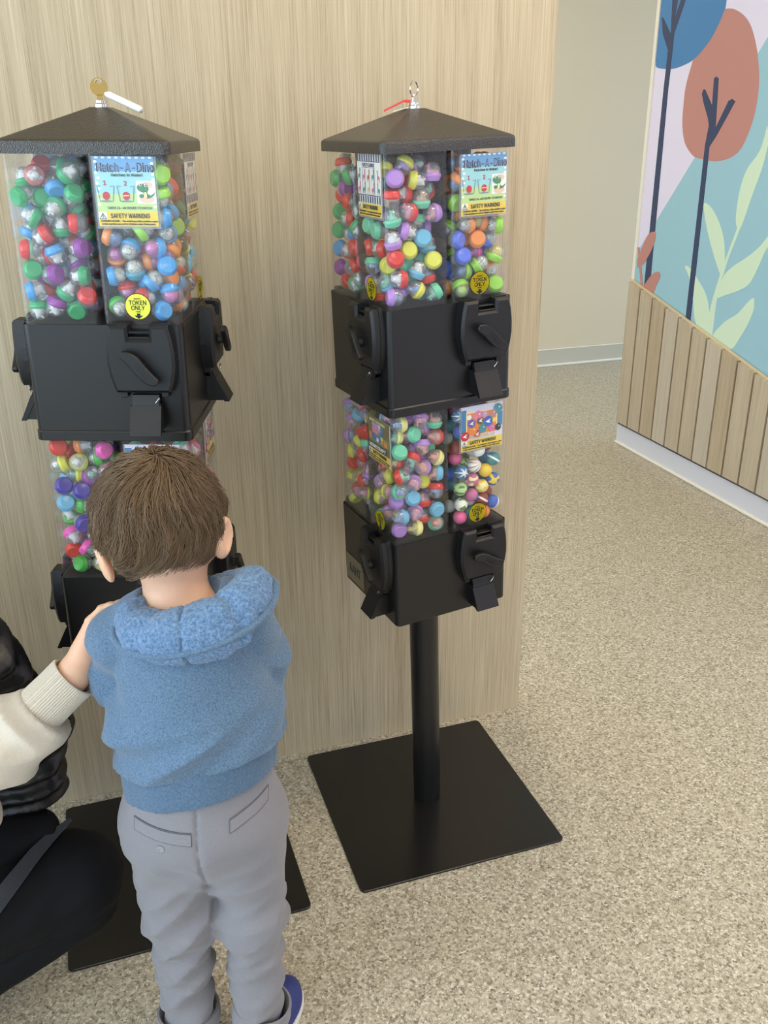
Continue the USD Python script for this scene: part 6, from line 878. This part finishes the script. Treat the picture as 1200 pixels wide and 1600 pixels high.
# ---------------------------------------------------------------- the adult crouching at the left edge, a hand on the boy's shoulder
AO = np.array([-0.85, 1.08, 0.0])
adult = thing('person', 'crouching adult with cream sleeve and black trousers, one hand on the boy', 'person', AO)
SH, ELB, WR = (-0.80, 1.10, 0.70), (-0.640, 1.060, 0.560), (-0.462, 1.138, 0.722)
def adult_body(P):
    arm = chain(P, [(*SH, 0.050), (*ELB, 0.042), (*WR, 0.0265)], k=0.02)
    hd = hand(P, (-0.452, 1.146, 0.738), (0.75, -0.45, -0.35), (0.42, 0.42, 0.80), -1, 0.92, 0.55)
    head = smin(el(P, (-0.93, 1.24, 0.98), (0.074, 0.094, 0.105)), el(P, (-0.915, 1.27, 0.92), (0.054, 0.06, 0.06)), k=0.03); head = smin(head, rc(P, (-0.893, 1.325, 0.955), (-0.885, 1.342, 0.938), 0.009, 0.011), k=0.012)
    neck = rc(P, (-0.95, 1.15, 0.78), (-0.94, 1.19, 0.90), 0.052, 0.050)
    torso = rc((P - [-0.95, 1.1, 0]) * [0.85, 1.15, 1] + [-0.95, 1.1, 0], (-0.95, 1.12, 0.68), (-0.95, 1.02, 0.34), 0.135, 0.135)
    legs = np.minimum(chain(P, [(-0.90, 1.00, 0.30, 0.085), (-0.535, 1.205, 0.265, 0.062), (-0.86, 1.02, 0.10, 0.045), (-0.83, 1.06, 0.035, 0.030)], k=0.01), chain(P, [(-1.02, 1.02, 0.30, 0.085), (-0.98, 1.42, 0.30, 0.062), (-1.02, 1.10, 0.085, 0.045), (-0.98, 1.22, 0.045, 0.034)], k=0.01))
    other = chain(P, [(-1.10, 1.12, 0.70, 0.048), (-1.13, 1.25, 0.48, 0.040), (-1.0, 1.38, 0.40, 0.028)], k=0.02)
    oh = hand(P, (-0.995, 1.385, 0.398), (0.1, 0.2, -1), (0.3, 0.9, -0.1), 1, 0.92, 0.5)
    return smin(smin(head, neck, k=0.03), torso, smin(arm, hd, k=0.012), legs, smin(other, oh, k=0.012), k=0.02)
part('body', adult_body, (-1.25, 0.80, 0.0), (-0.28, 1.56, 1.12), 0.0048, 'skin', adult, AO)
part('hair', lambda P: np.maximum(smin(el(P, (-0.935, 1.225, 1.0), (0.088, 0.098, 0.105)), rc(P, (-0.97, 1.14, 0.98), (-0.98, 1.08, 0.74), 0.07, 0.04), k=0.05) + 0.01 * nz(P, (60, 60, 8), 2), (P[:, 1] - 1.28) * 0.8 + (0.98 - P[:, 2]) * 0.5), (-1.1, 0.98, 0.68), (-0.80, 1.36, 1.12), 0.006, 'hair_black', adult, AO)
fw_ = np.array(WR) - np.array(ELB); fw_ /= np.linalg.norm(fw_)
def sleeve_sdf(P):
    d = chain(P, [(*SH, 0.078), (-0.645, 1.062, 0.560, 0.069), (-0.520, 1.112, 0.668, 0.050), (-0.505, 1.118, 0.682, 0.040)], k=0.03)
    t = (P - np.array(ELB)) @ fw_
    d = d - 0.060 * (0.2 - np.abs(nz(np.stack([t * 22, P @ np.cross(fw_, [0, 0, 1]) * 7 + t * 8, P[:, 2] * 7], 1), 1, 21))) + 0.004 + 0.014 * nz(np.stack([t, P @ np.cross(fw_, [0, 0, 1]), P[:, 2]], 1), (26, 6, 6), 5) + 0.010 * nz(np.stack([P[:, 0] + P[:, 2], P[:, 1], P[:, 2] - P[:, 0]], 1), (9, 9, 30), 7)
    return np.maximum(d, (P - np.array([-0.508, 1.117, 0.680])) @ fw_)
slv = part('sweatshirt', sleeve_sdf, (-0.95, 0.93, 0.42), (-0.42, 1.22, 0.82), 0.0045, 'cream_sweat', adult, AO, label='cream sweatshirt sleeve')
# ribbed cuff: fine ridges along the arm
ca, cb = np.array([-0.530, 1.108, 0.660]), np.array([-0.462, 1.138, 0.720]); ax_ = (cb - ca) / np.linalg.norm(cb - ca); cu = np.cross(ax_, [0, 0, 1]); cu /= np.linalg.norm(cu); cw = np.cross(ax_, cu); rings = []
for t, r in ((0.0, 0.0435), (0.1, 0.0400), (0.35, 0.0372), (0.7, 0.0362), (0.97, 0.0366), (1.0, 0.0352), (1.0, 0.0325), (0.9, 0.031)):
    a = np.linspace(0, 2 * math.pi, 240, endpoint=False); rr = r + 0.0007 * np.sign(np.sin(a * 60)) * (0.05 < t < 1.0)
    rings.append(ca + (cb - ca) * t + np.outer(rr * np.cos(a), cu) + np.outer(rr * np.sin(a), cw))
obj('ribbed_cuff', (lambda m_: (m_[0] - AO, m_[1]))(loft(rings)), 'cream_sweat', slv, smooth=40)
def leg_cloth(P):
    L = smin(chain(P, [(-0.92, 0.98, 0.30, 0.110), (-0.545, 1.200, 0.268, 0.078)], k=0.02), el(P, (-0.540, 1.205, 0.272), (0.068, 0.070, 0.076)), k=0.03); C_ = chain(P, [(-0.540, 1.200, 0.225, 0.066), (-0.84, 1.03, 0.110, 0.060)], k=0.02)
    d = smin(L, C_, k=0.008); R = chain(P, [(-1.02, 1.02, 0.30, 0.105), (-0.98, 1.42, 0.30, 0.075), (-1.02, 1.10, 0.09, 0.056)], k=0.02)
    hips = el(P, (-0.96, 1.0, 0.34), (0.17, 0.15, 0.14))
    return smin(d, R, hips, k=0.02) + 0.006 * nz(np.stack([P[:, 0] + P[:, 2], P[:, 1], P[:, 2] - 0.5 * P[:, 0]], 1), (20, 20, 50), 4)
part('black_trousers', leg_cloth, (-1.20, 0.80, 0.02), (-0.43, 1.54, 0.56), 0.006, 'black_cloth', adult, AO)
def vest_sdf(P):
    d = rc((P - [-0.95, 1.1, 0]) * [0.82, 1.0, 1] + [-0.95, 1.1, 0], (-0.94, 1.13, 0.70), (-0.94, 1.03, 0.36), 0.165, 0.175)
    front = chain(P, [(-0.72, 1.27, 0.735, 0.060), (-0.655, 1.27, 0.66, 0.050), (-0.60, 1.29, 0.53, 0.050), (-0.62, 1.27, 0.44, 0.050)], k=0.03)
    d = smin(d, front, rc(P, (-0.88, 1.18, 0.72), (-0.72, 1.27, 0.70), 0.09, 0.07), rc(P, (-0.88, 1.15, 0.45), (-0.62, 1.26, 0.43), 0.08, 0.05), k=0.05)
    return d + 0.004 * np.sin(P[:, 2] * 160 + 20 * nz(P, (6, 6, 6), 3)) + 0.014 * nz(P, (22, 22, 22), 6)
vest = part('puffer_vest', vest_sdf, (-1.22, 0.78, 0.15), (-0.50, 1.42, 0.95), 0.006, 'black_puffer', adult, AO, label='shiny black padded vest')
# hem of a black coat laid over the thigh, with its grey facing
hem = [((-0.548, 1.240, 0.366), 0.003), ((-0.566, 1.203, 0.366), 0.008), ((-0.580, 1.157, 0.368), 0.011), ((-0.598, 1.103, 0.360), 0.013), ((-0.620, 1.062, 0.342), 0.014), ((-0.660, 1.030, 0.315), 0.014)]
def strip(line, lift):
    v, f = [], []
    for (p, w_) in line:
        p = np.array(p) + [0, 0, lift]; u_ = np.array([0.75, -0.25, -0.62]); u_ /= np.linalg.norm(u_); nn = np.array([0.4, -0.5, 0.77]); v += [p - u_ * w_, p + u_ * w_, p + u_ * w_ - nn * 0.004, p - u_ * w_ - nn * 0.004]
    for i in range(len(line) - 1):
        o = 4 * i
        for k in range(4): a, b = o + k, o + (k + 1) % 4; f += [(a, b, b + 4), (a, b + 4, a + 4)]
    n = 4 * (len(line) - 1); f += [(0, 2, 1), (0, 3, 2), (n, n + 1, n + 2), (n, n + 2, n + 3)]
    return np.array(v) - AO, np.array(f)
ad_shoe = lambda c: np.array(c)
for c in ((-0.85, 1.02, 0.0), (-1.0, 1.16, 0.0)):
    part('shoe', lambda P, c=np.array(c): np.maximum(smin(el(P, c + [0.0, 0.0, 0.035], (0.052, 0.070, 0.055)), el(P, c + [0.02, 0.09, 0.025], (0.048, 0.075, 0.045)), k=0.03), 0.002 - P[:, 2]), np.array(c) - [0.12, 0.12, 0.02], np.array(c) + [0.14, 0.2, 0.12], 0.006, 'black_matt', adult, AO)
coat = part('coat', lambda P: smin(rc(P, (-0.592, 1.215, 0.352), (-0.72, 1.08, 0.36), 0.022, 0.045), rc(P, (-0.60, 1.225, 0.362), (-0.82, 1.15, 0.40), 0.026, 0.075), k=0.05) + 0.006 * nz(P, (30, 30, 30), 8), (-0.95, 0.92, 0.25), (-0.52, 1.30, 0.52), 0.006, 'black_cloth', adult, AO)
obj('coat_facing', strip(hem, 0.0), 'strap_grey', coat, smooth=40)
